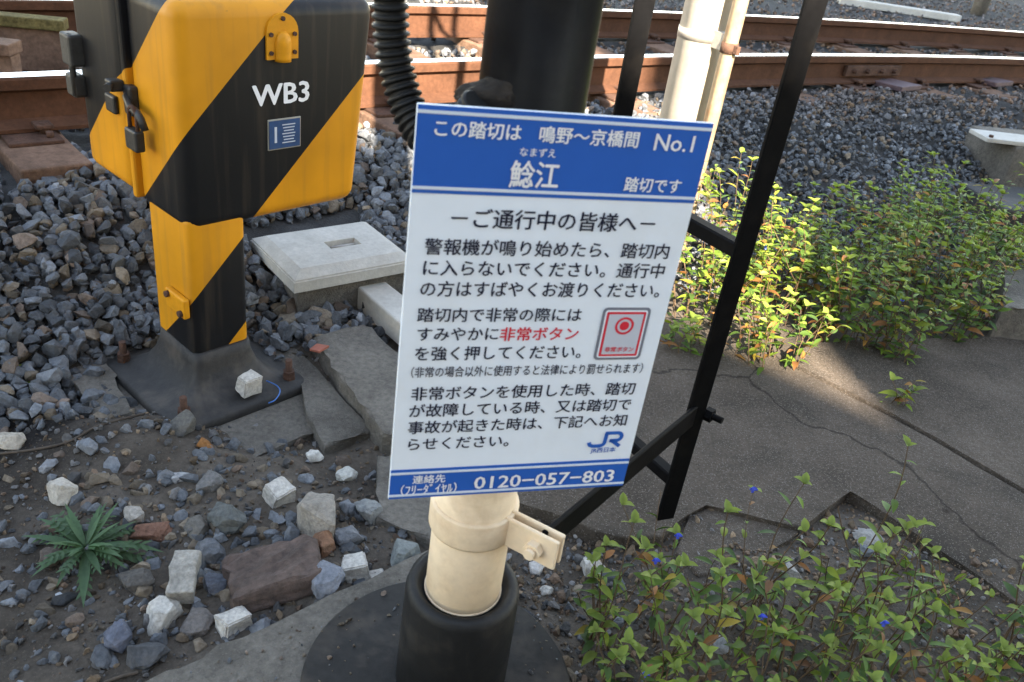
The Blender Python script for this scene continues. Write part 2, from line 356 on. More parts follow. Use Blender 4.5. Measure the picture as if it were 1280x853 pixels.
# ------------------------------------------------------------------ stones
def hull(seed, n=13, flat=.75, box=0.0, an=False):
    r = random.Random(seed); b = bmesh.new()
    sx, sy, sz = (1.15, r.uniform(.62, .95), r.uniform(.5, .85)) if an else (1, r.uniform(.68, .95), r.uniform(flat-.15, flat+.1))
    for i in range(n):
        v = Vector((r.gauss(0, 1), r.gauss(0, 1), r.gauss(0, 1))).normalized()
        if box: v = v/max(abs(v.x), abs(v.y), abs(v.z))*box+v*(1-box)
        b.verts.new((v.x*sx*r.uniform(.85, 1.05), v.y*sy, v.z*sz))
    res = bmesh.ops.convex_hull(b, input=b.verts)
    bmesh.ops.delete(b, geom=[g for g in set(res['geom_interior']+res['geom_unused']) if isinstance(g, bmesh.types.BMVert)], context='VERTS')
    return b
protos = []
for k in range(28):
    b = hull(100+k, n=13 + k % 5, flat=.62, an=True)
    bmesh.ops.bevel(b, geom=list(b.edges), offset=.03, segments=1, affect='EDGES', clamp_overlap=True)
    bmesh.ops.triangulate(b, faces=b.faces); b.verts.index_update()
    protos.append((np.array([v.co[:] for v in b.verts], np.float32), np.array([[v.index for v in f.verts] for f in b.faces], np.int32))); b.free()
def stone_field(name, P, size, colr, label=None, cat=None, kind='stuff', sink=.25):
    vv, ff, cc, base = [], [], [], 0
    n = len(P); r = np.random.default_rng(len(name)+n)
    A = r.random((n, 3)); q = r.normal(size=(n, 4)); q /= np.linalg.norm(q, axis=1)[:, None]
    for i in range(n):
        V, Fc = protos[i % len(protos)]
        w_, x_, y_, z_ = q[i]
        Rm = np.array([[1-2*(y_*y_+z_*z_), 2*(x_*y_-z_*w_), 2*(x_*z_+y_*w_)], [2*(x_*y_+z_*w_), 1-2*(x_*x_+z_*z_), 2*(y_*z_-x_*w_)], [2*(x_*z_-y_*w_), 2*(y_*z_+x_*w_), 1-2*(x_*x_+y_*y_)]])
        vv.append(V@Rm.T*size[i]+P[i]); ff.append(Fc+base); base += len(V); cc.append(np.tile(colr[i], (len(V), 1)))
    vv = np.concatenate(vv); ff = np.concatenate(ff); cc = np.concatenate(cc)
    me = bpy.data.meshes.new(name); me.vertices.add(len(vv)); me.vertices.foreach_set('co', vv.astype(np.float32).ravel())
    me.loops.add(ff.size); me.loops.foreach_set('vertex_index', ff.ravel().astype(np.int32))
    me.polygons.add(len(ff)); me.polygons.foreach_set('loop_start', np.arange(0, ff.size, 3, dtype=np.int32)); me.polygons.foreach_set('loop_total', np.full(len(ff), 3, np.int32))
    me.polygons.foreach_set('use_smooth', np.zeros(len(ff), bool)); me.update()
    ca = me.color_attributes.new('tint', 'FLOAT_COLOR', 'POINT')
    ca.data.foreach_set('color', np.concatenate([cc, np.ones((len(cc), 1))], 1).astype(np.float32).ravel())
    o = link(name, me, M['stone']); tag(o, label, cat, kind=kind); return o
# keep-out shapes for loose stones (metres, world)
def inpoly(x, y, poly):
    c = np.zeros(x.shape, bool); n = len(poly)
    for i in range(n):
        x1, y1 = poly[i][:2]; x2, y2 = poly[(i+1) % n][:2]
        k = ((y1 > y) != (y2 > y)) & (x < (x2-x1)*(y-y1)/(y2-y1+1e-12)+x1); c ^= k
    return c
def PX(lst, z=0.0): return [tuple(at(a, b, z)[:2]) for a, b in lst]
COVER_Z = .135
YAW = R(51); CX, CY = Vector((math.cos(YAW), math.sin(YAW), 0)), Vector((-math.sin(YAW), math.cos(YAW), 0))
BOXP = Vector((-.735, 1.65, 0))                            # front left corner of the cabinet pillar
def boxpt(u, v): p = BOXP+CX*u+CY*v; return (p.x, p.y)
cover_poly = PX([(300, 292), (368, 345), (520, 318), (440, 243)], COVER_Z)
cover_keep = PX([(290, 295), (366, 354)], COVER_Z-.05)+PX([(524, 322), (440, 247)], COVER_Z)
plate_poly = [boxpt(-.115, -.10), boxpt(.245, -.10), boxpt(.245, .27), boxpt(-.115, .27)]
def lay(n, slo, shi, qlo, qhi):
    s = rng.uniform(slo, shi, n*3); q = rng.uniform(qlo, qhi, n*3)
    i = np.interp(s+S0, SL, np.arange(len(SL))).astype(int)
    x = RL[i, 0]+NRM[i, 0]*q; y = RL[i, 1]+NRM[i, 1]*q
    return x[:n*3], y[:n*3], s, q
def stone_cols(n, r, brown=.10, light=.16, rusty=0.0):
    g = (r.normal(.120, .034, n)*(1+.55*(r.random(n)-.5))).clip(.035, .3); c = np.stack([g*.91, g*.97, g*1.06], 1)*.92
    k = r.random(n); b = k < brown; c[b] = np.stack([g[b]*1.25, g[b]*1.0, g[b]*.72], 1)
    l = (k > 1-light); c[l] *= 1.55
    ru = (k > .45) & (k < .45+rusty); c[ru] = np.stack([g[ru]*1.15, g[ru]*.86, g[ru]*.66], 1)
    return c
slot = []                                                  # sleeper s positions
SLEEP = [-.62+.62*k for k in range(0, 18)]
px_, py_, sz_, cl_ = [], [], [], []
r2 = np.random.default_rng(11)
def scatter(n, slo, shi, qlo, qhi, smin, smax, lift=0.0, rusty=0.06, brown=.12, light=.16):
    x, y, s, q = lay(n, slo, shi, qlo, qhi); x, y, s, q = x[:n], y[:n], s[:n], q[:n]
    ok = np.ones(n, bool)
    ok &= q < foot(s)+.12*r2.random(n)**2+.02
    ok &= ~((np.abs(q) < .10) | (np.abs(q+1.13) < .10))
    for poly in (cover_keep, plate_poly): ok &= ~inpoly(x, y, poly)
    for k, ss in enumerate(SLEEP):
        lim = .34 if k < 3 else .22
        ok &= ~((np.abs(s-ss) < .115) & (q < lim) & (q > -1.5) & ((r2.random(n) > (.0 if k == 1 else .3)) | (q < -.1)))
    x, y, s, q = x[ok], y[ok], s[ok], q[ok]; m = len(x)
    size = r2.uniform(smin, smax, m)*.5
    size = size*.9*(1-.30*sstep(1.8, 3.2, s[:m] if len(s) == m else s)); z = gz_(x, y)+lift+size*r2.uniform(-.1, .6, m)
    px_.append(np.stack([x, y, z], 1)); sz_.append(size)
    cc_ = stone_cols(m, r2, brown, light, rusty); dd = (sstep(2.4, 4.2, s)*sstep(.75, .3, q)*.75)[:, None]; cl_.append(cc_*(1-dd)+cc_*np.array([1.12, .88, .74])*dd)
scatter(5200, -1.6, 4.6, .08, 1.75, .030, .066)
scatter(3600, -1.6, 4.6, .08, 1.75, .032, .066, .022)
scatter(6500, 1.9, 5.2, .08, 1.75, .026, .052, .016)
scatter(2200, -1.2, 1.5, .3, 1.1, .038, .068, .02)
scatter(160, -1.2, 1.5, .3, 1.1, .055, .08, .028)
scatter(7500, -1.3, 3.0, .08, 1.5, .018, .038, .010)
for _a in (1, 2): scatter(1500, -.6, 2.2, .55, 1.12, .026, .055, .0)
scatter(1500, .5, 1.7, .2, .8, .03, .06, .008)
scatter(2600, 4.6, 9.5, .10, 1.6, .04, .066, .01, rusty=.25)
scatter(3800, -1.2, 4.6, -1.03, -.1, .03, .058, .02, rusty=.3)
scatter(2200, 4.6, 9.5, -1.03, -.1, .035, .06, .02, rusty=.4)
scatter(5200, -.5, 11, -3.2, -1.23, .035, .066, .012, rusty=.15)
scatter(5200, 2.5, 14, -7.5, -2.6, .05, .085, .012, rusty=.15)
stone_field('ballast', np.concatenate(px_), np.concatenate(sz_), np.concatenate(cl_))
# rusty dust darkens ballast at the right end next to the rail
# pebbles and grit in the earth
n = 9000
pxx = rng.uniform(-1.6, .35, n); pyy = rng.uniform(.55, 2.0, n); s, q = sq(pxx, pyy)
ok = (q > foot(s)-.12) & ~inpoly(pxx, pyy, [boxpt(-.10, -.085), boxpt(.23, -.085), boxpt(.23, .25), boxpt(-.10, .25)])
pxx, pyy = pxx[ok], pyy[ok]
size = (.0025+.0075*rng.random(len(pxx))**3.0)
big = rng.random(len(pxx)) < .035; size[big] = rng.uniform(.009, .017, big.sum())
pc = stone_cols(len(pxx), rng, .32, .14, .12)*np.array([1.1, 1, .9])*.8
stone_field('grit', np.stack([pxx, pyy, gz_(pxx, pyy)+size*.35], 1), size, pc)
n = 11000
pxx = rng.uniform(.02, 1.7, n); pyy = rng.uniform(.8, 1.62, n)
size = .0022+.0062*rng.random(n)**2.6; big = rng.random(n) < .02; size[big] = rng.uniform(.009, .018, big.sum())
pc = stone_cols(n, rng, .55, .22, .2)*np.array([1.12, 1, .88])*1.05
stone_field('grit', np.stack([pxx, pyy, gz_(pxx, pyy)+size*.35], 1), size, pc)
n = 3000
pxx = rng.uniform(-1.25, .3, n); pyy = rng.uniform(.75, 1.75, n); s, q = sq(pxx, pyy)
wgt = np.exp(-(((pxx+.50)/.30)**2+((pyy-1.16)/.20)**2))*1.2+.16
ok = (q > foot(s)-.1) & ~inpoly(pxx, pyy, [boxpt(-.10, -.085), boxpt(.23, -.085), boxpt(.23, .25), boxpt(-.10, .25)]) & (rng.random(n) < wgt) & ~inpoly(pxx, pyy, PX([(340, 400), (400, 410), (520, 470), (545, 600), (440, 560)]))
pxx, pyy = pxx[ok], pyy[ok]; size = .007+.019*rng.random(len(pxx))**1.8; pc = stone_cols(len(pxx), rng, .30, .10, .08)
stone_field('rubble', np.stack([pxx, pyy, gz_(pxx, pyy)+size*.05], 1), size, pc)
n = 520
pxx = rng.uniform(-.5, .2, n); pyy = rng.uniform(.68, 1.2, n); rr_ = np.hypot(pxx+.036, pyy-.915)
ok = (rr_ > .10) & ((rr_ < .215) | inpoly(pxx, pyy, PX([(190, 856), (430, 745), (520, 705), (600, 700), (640, 800), (620, 880)], .02)))
pxx, pyy, rr_ = pxx[ok], pyy[ok], rr_[ok]; size = .0016+.005*rng.random(len(pxx))**3
stone_field('grit', np.stack([pxx, pyy, np.where(rr_ < .218, .026, .013)+size*.3], 1), size, stone_cols(len(pxx), rng, .5, .12, .35)*.8)
# ------------------------------------------------------------------ rails, sleepers, timbers
def make_rail(q, label):
    prof = [(-.0625, 0), (-.0625, .011), (-.012, .028), (-.008, .105), (-.0325, .118), (-.0325, .147), (-.027, RAIL_H), (.027, RAIL_H), (.0325, .147), (.0325, .118), (.008, .105), (.012, .028), (.0625, .011), (.0625, 0)]
    bm = bmesh.new(); rings = []
    for s in np.linspace(-5, 17, 160):
        p, t, nn = track(s, q)
        rings.append([bm.verts.new((p[0]+nn[0]*a, p[1]+nn[1]*a, RAIL_TOP-RAIL_H+b)) for a, b in prof])
    m = len(prof)
    for a, b in zip(rings, rings[1:]):
        for k in range(m):
            f = bm.faces.new((a[k], a[(k+1) % m], b[(k+1) % m], b[k])); f.material_index = 1 if k in (6,) else 0; f.smooth = False
    bm.faces.new(rings[0]); bm.faces.new(rings[-1])
    return tag(from_bm('rail', bm, [M['rail'], M['rail_top']]), label, 'rail', 'rails of the railway track')
make_rail(0, 'rusty steel rail with polished top, the one nearer the signs and weeds')
make_rail(-1.13, 'rusty steel rail with polished top, the farther of the two')
# fishplate on the near rail at right
def rail_joint():
    e = empty('fishplate', (*track(4.55, .02)[0], RAIL_TOP-.12)); p, t, nn = track(4.55, .026); e.rotation_euler = (0, 0, math.atan2(t[1], t[0])); e.location = (p[0], p[1], RAIL_TOP-.085)
    bm = bmesh.new(); add_box(bm, (0, 0, 0), (.52, .022, .06), bev=.004); from_bm('bar', bm, M['rust'], e)
    for k in (-.19, -.07, .07, .19):
        bm = bmesh.new(); add_tube(bm, [(k, -.011, 0), (k, -.035, 0)], .014, 6, smooth=False); from_bm('bolt', bm, M['rust'], e)
    tag(e, 'rusty fishplate bolted to the side of the near rail', 'fishplate')
rail_joint()
wood_labels = ['brown wooden sleeper at the left edge of the photo', 'broad bare brown sleeper end left of the yellow and black box',
 'sleeper straight behind the yellow and black box',
 'sleeper passing behind the yellow and black box', 'sleeper mostly hidden by the right of the yellow box', 'sunlit sleeper beside the black corrugated hose',
 'sunlit sleeper behind the big black pole', 'sleeper behind the gap between black pole and ladder', 'sleeper ending behind the pale round pole', 'weathered sleeper just right of the thin cream pipe',
 'weathered sleeper seen behind the tall black ladder rail', 'sleeper first right of the black ladder rail', 'sleeper under the left purple steel plate', 'sleeper between the two purple steel plates', 'sleeper under the right purple steel plate',
 'sleeper just beyond the right purple plate', 'sleeper by the right edge of the photo', 'farthest sleeper at the right', 'last sleeper at the far right']
for k, ss in enumerate(SLEEP):
    c, t, nn = track(ss, -.565); rz = math.atan2(nn[1], nn[0])
    e = empty('sleeper', (c[0], c[1], .13), rz); ext = .90
    tag(e, wood_labels[k], 'sleeper', 'sleepers under the track')
    rr = random.Random(k)
    bm = bmesh.new(); add_box(bm, (0, 0, .075), (2*ext, .205+rr.uniform(-.02, .02), .15), bev=.007)
    bmesh.ops.subdivide_edges(bm, edges=[ed for ed in bm.edges if abs((ed.verts[0].co-ed.verts[1].co).x) > .5], cuts=14)
    for v in bm.verts: v.co.z += .006*n2(v.co.x*4, v.co.y*20, 1, k); v.co.y += .004*n2(v.co.x*5, v.co.z*20, 1, k+9)
    from_bm('beam', bm, M['wood'], e)
    for qx in (-.565, .565):
        bm = bmesh.new(); add_box(bm, (qx, 0, .157), (.30, .15, .012), bev=.003); pl = from_bm('tie_plate', bm, M['rust'], e)
        for sx in (-1, 1):
            bm = bmesh.new()
            add_tube(bm, [(qx+sx*.075, sx*.04, .163), (qx+sx*.075, sx*.04, .196)], .013, 8)
            add_box(bm, (qx+sx*.066, sx*.04, .186), (.055, .05, .014), bev=.004)
            add_tube(bm, [(qx+sx*.115, sx*.045, .163), (qx+sx*.115, sx*.045, .18)], .011, 6)
            from_bm('rail_clip', bm, M['rust'], pl)
# loose steel plates on sleeper ends
for k, (pp, lab) in enumerate([([(1075, 97), (1100, 93), (1132, 108), (1105, 113)], 'purple brown steel plate with one hole, left of the two beside the rail'), ([(1195, 92), (1217, 91), (1248, 103), (1224, 107)], 'purple brown steel plate with two holes, right of the two beside the rail')]):
    P4 = [at(a, b, .30) for a, b in pp]; c = sum(P4, Vector())/4
    e = empty('steel_plate', (c.x, c.y, .27)); tag(e, lab, 'steel plate', 'steel plates lying by the near rail')
    p, t, nn = track(0 if False else float(sq(np.array([c.x]), np.array([c.y]))[0][0]), 0); e.rotation_euler = (R(3), R(-4), math.atan2(nn[1], nn[0]))
    bm = bmesh.new(); add_box(bm, (0, 0, .03), (.42, .19, .03), bev=.005); b_ = from_bm('plate', bm, mat('purple_steel%d' % k, (.085, .052, .055), .7, .25, 12, 60, bump=.3), e)
    for hx in ([0] if k == 0 else [-.09, .09]):
        bm = bmesh.new(); add_tube(bm, [(hx, 0, .04), (hx, 0, .0475)], .022, 12); from_bm('hole_shade', bm, M['dark_metal'], e)  # dark disc on the plate stands for the shade inside the hole
# timbers at the left between the rails
def timber(name, a, b, wdt, hgt, ztop, m, lab, mside=None):
    a, b = Vector((a[0], a[1], 0)), Vector((b[0], b[1], 0)); d = (b-a); L = d.length
    e = empty(name, (*((a+b)/2)[:2], ztop-hgt), math.atan2(d.y, d.x)); tag(e, lab, 'timber', 'timbers between the rails')
    bm = bmesh.new(); add_box(bm, (0, 0, hgt-.02), (L, wdt, .04), bev=.005); from_bm('plank', bm, mside or m, e)
    bm = bmesh.new(); add_box(bm, (0, .0, (hgt-.042)/2), (L-.01, wdt-.03, hgt-.042), bev=.005); from_bm('support', bm, M['wood'], e)
p1 = track(-2.6, -.86)[0]; p2 = at(82, 26, .45)
timber('timber', at(-260, -6, .45), p2, .075, .20, .455, M['wood'], 'long brown timber with a mossy yellow edge, left behind the near rail', M['mossy'])
timber('timber', at(-200, 30, .42), at(19, 57, .42), .10, .17, .43, M['mossy'], 'short timber with a sawn orange end at the left edge', M['wood'])
# ------------------------------------------------------------------ concrete pieces
def slab(name, poly, z0, z1, m, bev=.006, jitter=.0, sub=0, **kw):
    bm = bmesh.new(); pts = []
    n = len(poly)
    for i in range(n):
        a, b = poly[i], poly[(i+1) % n]; L = math.hypot(a[0]-b[0], a[1]-b[1]); k = max(1, int(L/.04)) if jitter and L < 3 else 1
        for j in range(k):
            f = j/k; x, y = a[0]+(b[0]-a[0])*f, a[1]+(b[1]-a[1])*f
            if jitter: x += jitter*n2(x, y, 14, 1)+.5*jitter*n2(x, y, 45, 2); y += jitter*n2(x, y, 14, 5)+.5*jitter*n2(x, y, 45, 6)
            pts.append((x, y))
    add_prism(bm, pts, z0, z1)
    if bev:
        top = [e for e in bm.edges if all(abs(v.co.z-z1) < 1e-6 for v in e.verts)]
        bmesh.ops.bevel(bm, geom=top, offset=bev, segments=2, affect='EDGES', profile=.5)
    return from_bm(name, bm, m)
# pavement at right: two slabs either side of a joint, broken near edge
J = [(1043, 486), (1130, 530), (1240, 594), (1420, 700)]          # joint between slabs
Jr = [(a+5, b-2) for a, b in J]
slabA = [(690, 640), (745, 664), (776, 671), (827, 671), (857, 642), (882, 630), (1003, 660), (1062, 612), (1075, 620), (1285, 762), (1450, 880), (1700, 850)] + J[::-1] + [(985, 455), (860, 400), (700, 380), (560, 420), (545, 600)]
tag(slab('pavement', PX(slabA), -.12, .0, M['pave'], .005, .004), kind='structure')
slabB = Jr + [(1900, 830), (2100, 640), (1700, 470), (1290, 420), (1010, 430), (988, 452)]
tag(slab('pavement', PX(slabB), -.12, .003, M['pave'], .006, .003), kind='structure')
brk = PX([(861, 644), (884, 635), (1000, 664), (958, 694), (925, 717), (874, 719), (846, 690)], -.012)
tag(slab('pavement_fragment', brk, -.12, -.012, M['pave'], .006, .005), 'broken sunken piece of pavement concrete beside the weedy hole', 'concrete fragment')
# footing beneath the cabinet, strip behind it
tag(slab('footing', [boxpt(-.21, -.25), boxpt(.33, -.25), boxpt(.30, .30), boxpt(-.19, .29)], -.25, -.055, M['concrete'], .012, .02), kind='structure')
tag(slab('footing', PX([(306, 398), (346, 406), (464, 538), (405, 556), (384, 520), (374, 470), (330, 432)], -.03), -.2, -.030, M['concrete'], .008, .010), kind='structure')
tag(slab('footing', PX([(74, 458), (150, 434), (185, 440), (140, 470), (165, 512), (112, 530), (104, 492)], -.03), -.2, -.034, M['concrete'], .008, .012), kind='structure')
tag(slab('concrete_slab', PX([(390, 425), (452, 408), (520, 470), (545, 560), (478, 545)]), -.12, .012, M['concrete'], .012, .012), 'rough grey concrete slab between yellow post and sign', 'concrete slab')
tag(slab('concrete_slab', PX([(470, 560), (545, 575), (600, 660), (540, 668), (478, 640)]), -.12, -.012, M['concrete'], .010, .016), 'low worn concrete slab touching the lower left of the sign', 'concrete slab')
# pale cover over a pit
def cover():
    P = [Vector((*p, 0)) for p in cover_poly]; o = P[1]; ax = (P[2]-P[1]); ay = (P[0]-P[1]); W_ = ax.length; D_ = ay.length; X_ = ax.normalized()
    yw = math.atan2(X_.y, X_.x)
    e = empty('manhole_cover', (o.x, o.y, 0), yw)
    tag(e, 'pale concrete pit cover with a slotted lifting handle, set in the ballast', 'manhole cover')
    D_ = D_*.98
    bm = bmesh.new()
    ch, zt, zm, zb = .035, COVER_Z, COVER_Z-.02, COVER_Z-.055
    sx0, sx1, sy0, sy1 = W_*.44, W_*.70, D_*.40, D_*.56
    rect = lambda x0, x1, y0, y1, z: [bm.verts.new(q) for q in ((x0, y0, z), (x1, y0, z), (x1, y1, z), (x0, y1, z))]
    b0 = rect(0, W_, 0, D_, zb); b1 = rect(0, W_, 0, D_, zm); t = rect(ch, W_-ch, ch, D_-ch, zt); s = rect(sx0, sx1, sy0, sy1, zt); s2 = rect(sx0+.004, sx1-.004, sy0+.004, sy1-.004, zt-.022)
    for a, b in ((b0, b1), (b1, t), (t, s), (s, s2)):
        for k in range(4): bm.faces.new((a[k], a[(k+1) % 4], b[(k+1) % 4], b[k]))
    bm.faces.new(s2); bm.faces.new(b0)
    bmesh.ops.bevel(bm, geom=[ed for ed in bm.edges if all(v in b1 for v in ed.verts)], offset=.004, segments=2, affect='EDGES')
    from_bm('slab', bm, M['pale_concrete'], e)
    bm = bmesh.new(); add_tube(bm, [(sx0+.012, (sy0+sy1)/2, zt-.012), (sx1-.012, (sy0+sy1)/2, zt-.012)], .006, 10); from_bm('handle', bm, M['galv'], e)
    bm = bmesh.new(); add_box(bm, (W_/2, D_/2, .02), (W_-.04, D_-.04, COVER_Z-.055-.002+.04), bev=.004); from_bm('pit_wall', bm, M['concrete'], e)
cover()
e = slab('concrete_strip', PX([(437, 350), (468, 341), (560, 412), (528, 428)], .05), -.02, .05, M['pale_concrete'], .006)
tag(e, 'pale narrow concrete strip running from the pit cover behind the sign', 'concrete strip')
# foundation kerb around the black pole base
tag(slab('kerb', PX([(150, 862), (175, 846), (415, 735), (510, 690), (560, 668), (622, 690), (668, 790), (690, 900), (500, 1050), (240, 1000)], .03), -.1, .012, M['concrete'], .014, .008), kind='structure')
# ------------------------------------------------------------------ cabinet WB3
def cabinet():
    e = empty('equipment_box', BOXP, YAW)
    tag(e, 'yellow and black striped equipment box on a short post, marked WB3', 'equipment box')
    zb, zt = .404, .876; W0, W1, D = .458, .498, .42
    sm = stripe_mat('hazard_stripes', .2415, .66, .553)
    # lid: front part, rounded box with draft.  object origin shifted so that the front left bottom edge is x=0,y=0
    def rbox(x0, x1t, x1b, y0, y1, z0, z1, r, seg=5):
        bm = bmesh.new(); bmesh.ops.create_cube(bm, size=1)
        for v in bm.verts:
            up = v.co.z > 0; xr = x1t if up else x1b
            v.co = Vector((x0+(xr-x0)*(v.co.x+.5), y0+(y1-y0)*(v.co.y+.5), z1 if up else z0))
        bmesh.ops.bevel(bm, geom=list(bm.edges), offset=r, segments=seg, affect='EDGES', profile=.5)
        for f in bm.faces: f.smooth = True
        return bm
    # lid shell (front 0.20) narrower than the body behind it
    lid = from_bm('lid', rbox(0, W1, W0, 0, .215, zb-.012, zt, .034, 6), sm, e)
    body = from_bm('body', rbox(-.022, W1+.022, W0+.022, 0.198, D, zb+.022, zt+.02, .03, 5), sm, e)
    bm = bmesh.new(); add_box(bm, ((W0)/2, .205, (zb+zt)/2), (W0+.03, .02, zt-zb-.02), bev=.006); from_bm('flange', bm, sm, body)
    # lower tray under the box
    bm = bmesh.new(); add_box(bm, (.215, .24, zb+.012), (.36, .30, .05), bev=.02, seg=3); from_bm('underside', bm, M['yellow'], e)
    # pillar
    pm = stripe_mat('post_stripes', .0, .75, .30)
    bm = bmesh.new(); add_box(bm, (.075, .095, .245), (.145, .18, .37), bev=.018, seg=4)
    for f in bm.faces: f.smooth = True
    pil = from_bm('post', bm, pm, e)
    pass
    bm = bmesh.new(); add_box(bm, (-.006, .055, .205), (.016, .085, .05), bev=.004); b = from_bm('clip', bm, M['yellow'], pil)
    for yy, zz in ((.025, .193), (.082, .22)):
        bm = bmesh.new(); add_tube(bm, [(-.013, yy, zz), (-.022, yy, zz)], .008, 8); from_bm('screw', bm, M['rust'], b)
    # flared iron foot
    bm = bmesh.new(); levels = [(-.075, .182, .0), (-.036, .182, .0), (-.030, .176, 0), (-.024, .140, 0), (-.006, .108, 0), (.025, .093, 0), (.055, .084, 0), (.085, .0805, 0)]
    rings = []
    cxx, cyy = .075, .09
    for i, (z, hw, _) in enumerate(levels):
        hx = hw*.98 if i > 1 else hw; hx = hw-(.006 if i > 4 else 0); hy = hw+.012
        c = .03 if i < 3 else .022; ring = []
        for sx, sy in ((-1, -1), (1, -1), (1, 1), (-1, 1)):
            cc_ = (cxx+sx*(hx-c), cyy+sy*(hy-c)); a0 = {(-1, -1): 180, (1, -1): 270, (1, 1): 0, (-1, 1): 90}[(sx, sy)]
            for k in range(5):
                a = R(a0+k*22.5); ring.append(bm.verts.new((cc_[0]+c*math.cos(a), cc_[1]+c*math.sin(a), z)))
        rings.append(ring)
    for a, b in zip(rings, rings[1:]):
        m = len(a)
        for k in range(m):
            f = bm.faces.new((a[k], a[(k+1) % m], b[(k+1) % m], b[k])); f.smooth = True
    bm.faces.new(rings[0]); bm.faces.new(rings[-1])
    ft = from_bm('base_plate', bm, M['base_iron'], e)
    for sx, sy in ((-1, -1), (1, -1), (-1, 1), (1, 1)):
        bx, by = cxx+sx*.142, cyy+sy*.150
        bm = bmesh.new(); add_tube(bm, [(bx, by, -.05), (bx, by, .028)], .0085, 10); an = from_bm('anchor_bolt', bm, M['rust'], e)
        bm = bmesh.new(); add_tube(bm, [(bx, by, -.036), (bx, by, -.018)], .017, 6, smooth=False); add_tube(bm, [(bx, by, -.041), (bx, by, -.035)], .024, 14); add_tube(bm, [(bx, by, -.0175), (bx, by, -.004)], .0155, 6, smooth=False); from_bm('nut', bm, M['rust'], an)
    # cap over a lamp or lock on the lid front
    bm = bmesh.new(); x0, x1, z0, z1 = .202, .280, .757, .852; xm = (x0+x1)/2; rr_ = (x1-x0)/2
    outl = [(x0, z0), (x1, z0)]+[(xm+rr_*math.cos(R(a)), z1-rr_+rr_*math.sin(R(a))) for a in range(0, 181, 15)]
    a = [bm.verts.new((p[0], .001, p[1])) for p in outl]; b = [bm.verts.new((p[0], -.005, p[1])) for p in outl]
    bm.faces.new(b); bm.faces.new(a)
    for k in range(len(outl)): bm.faces.new((a[k], a[(k+1) % len(outl)], b[(k+1) % len(outl)], b[k]))
    cap = from_bm('cover_cap', bm, M['yellow'], e)
    bm = bmesh.new(); pts = []
    for k in range(9):
        zz = z0-.004+k*(.062/8); pts.append((zz, .019 if k < 6 else .019*math.sqrt(max(.02, 1-((k-5)/3.2)**2))))
    rings = [[bm.verts.new((xm+r_*math.cos(R(t)), -.004-r_*.9*math.sin(R(t)), zz)) for t in range(0, 181, 18)] for zz, r_ in pts]
    for a, b in zip(rings, rings[1:]):
        for k in range(10): f = bm.faces.new((a[k], a[k+1], b[k+1], b[k])); f.smooth = True
    bm.faces.new(rings[0]); bm.faces.new(rings[-1])
    from_bm('hood', bm, M['yellow'], cap)
    for q in ((x0+.010, z0+.014), (x1-.010, z0+.014), (x0+.010, z0+.052), (x1-.010, z0+.052), (xm, z1-.011)):
        bm = bmesh.new(); add_tube(bm, [(q[0], -.004, q[1]), (q[0], -.009, q[1])], .0048, 8); from_bm('screw', bm, M['rust'], cap)
    # marking WB3
    text_part('WB3', e, x0=.166, x1=.312, z0=.659, z1=.706, y=-.0012, m=M['letter_white'], bold=.026, name='lettering', thick=.0008)
    # nameplate
    bm = bmesh.new(); add_box(bm, (.246, -.001, .592), (.086, .003, .070), bev=.0008); npl = from_bm('nameplate', bm, M['alu'], e)
    bm = bmesh.new(); add_box(bm, (.246, -.0032, .592), (.080, .0015, .064)); from_bm('plate_face', bm, M['plate_blue'], npl)
    bm = bmesh.new()
    for k in range(7): add_box(bm, (.256, -.0043, .613-k*.0068), (.034-.004*(k % 3), .0006, .0022))
    add_box(bm, (.222, -.0043, .592), (.006, .0006, .036))
    from_bm('print_lines', bm, M['pale_grey'], npl)
    # hasp and padlock on the left side
    bm = bmesh.new(); add_box(bm, (-.008, .190, .64), (.022, .036, .065), bev=.006); add_box(bm, (-.027, .245, .62), (.012, .045, .04), bev=.005)
    hs = from_bm('hasp', bm, M['dark_metal'], e)
    bm = bmesh.new(); add_tube(bm, [(-.035, .215, .668), (-.055, .195, .668)], .009, 8); add_box(bm, (-.03, .215, .668), (.03, .03, .024), bev=.004); from_bm('latch_knob', bm, M['dark_metal'], hs)
    bm = bmesh.new(); add_tube(bm, [(-.018, .190, .65), (-.026, .160, .635), (-.028, .125, .632), (-.028, .110, .622), (-.024, .105, .60)], .0085, 8); from_bm('staple', bm, M['dark_metal'], hs)
    bm = bmesh.new(); add_box(bm, (-.032, .138, .572), (.022, .050, .046), bev=.005, seg=3); lk = from_bm('padlock', bm, M['dark_metal'], e)
    bm = bmesh.new(); c0 = Vector((-.032, .138, .62)); add_tube(bm, [(-.032, .121, .592), (-.032, .121, .622)]+[(-.032, .138-.017*math.cos(R(a)), .622+.020*math.sin(R(a))) for a in range(20, 161, 20)]+[(-.032, .155, .622), (-.032, .155, .592)], .0046, 8); from_bm('shackle', bm, M['rust'], lk)
    # hinge bracket at the back of the left side
    bm = bmesh.new(); add_box(bm, (-.034, D-.02, .70), (.035, .05, .07), bev=.006); add_box(bm, (-.034, D-.015, .62), (.03, .045, .05), bev=.006); add_tube(bm, [(-.044, D-.03, .60), (-.044, D-.03, .735)], .007, 10)
    from_bm('hinge', bm, M['grey_metal'], e)
    bm = bmesh.new(); add_tube(bm, [(.30, .20, zt-.01), (.30, .20, zt+.02)], .03, 14); from_bm('vent', bm, M['black_paint'], e)
    return e
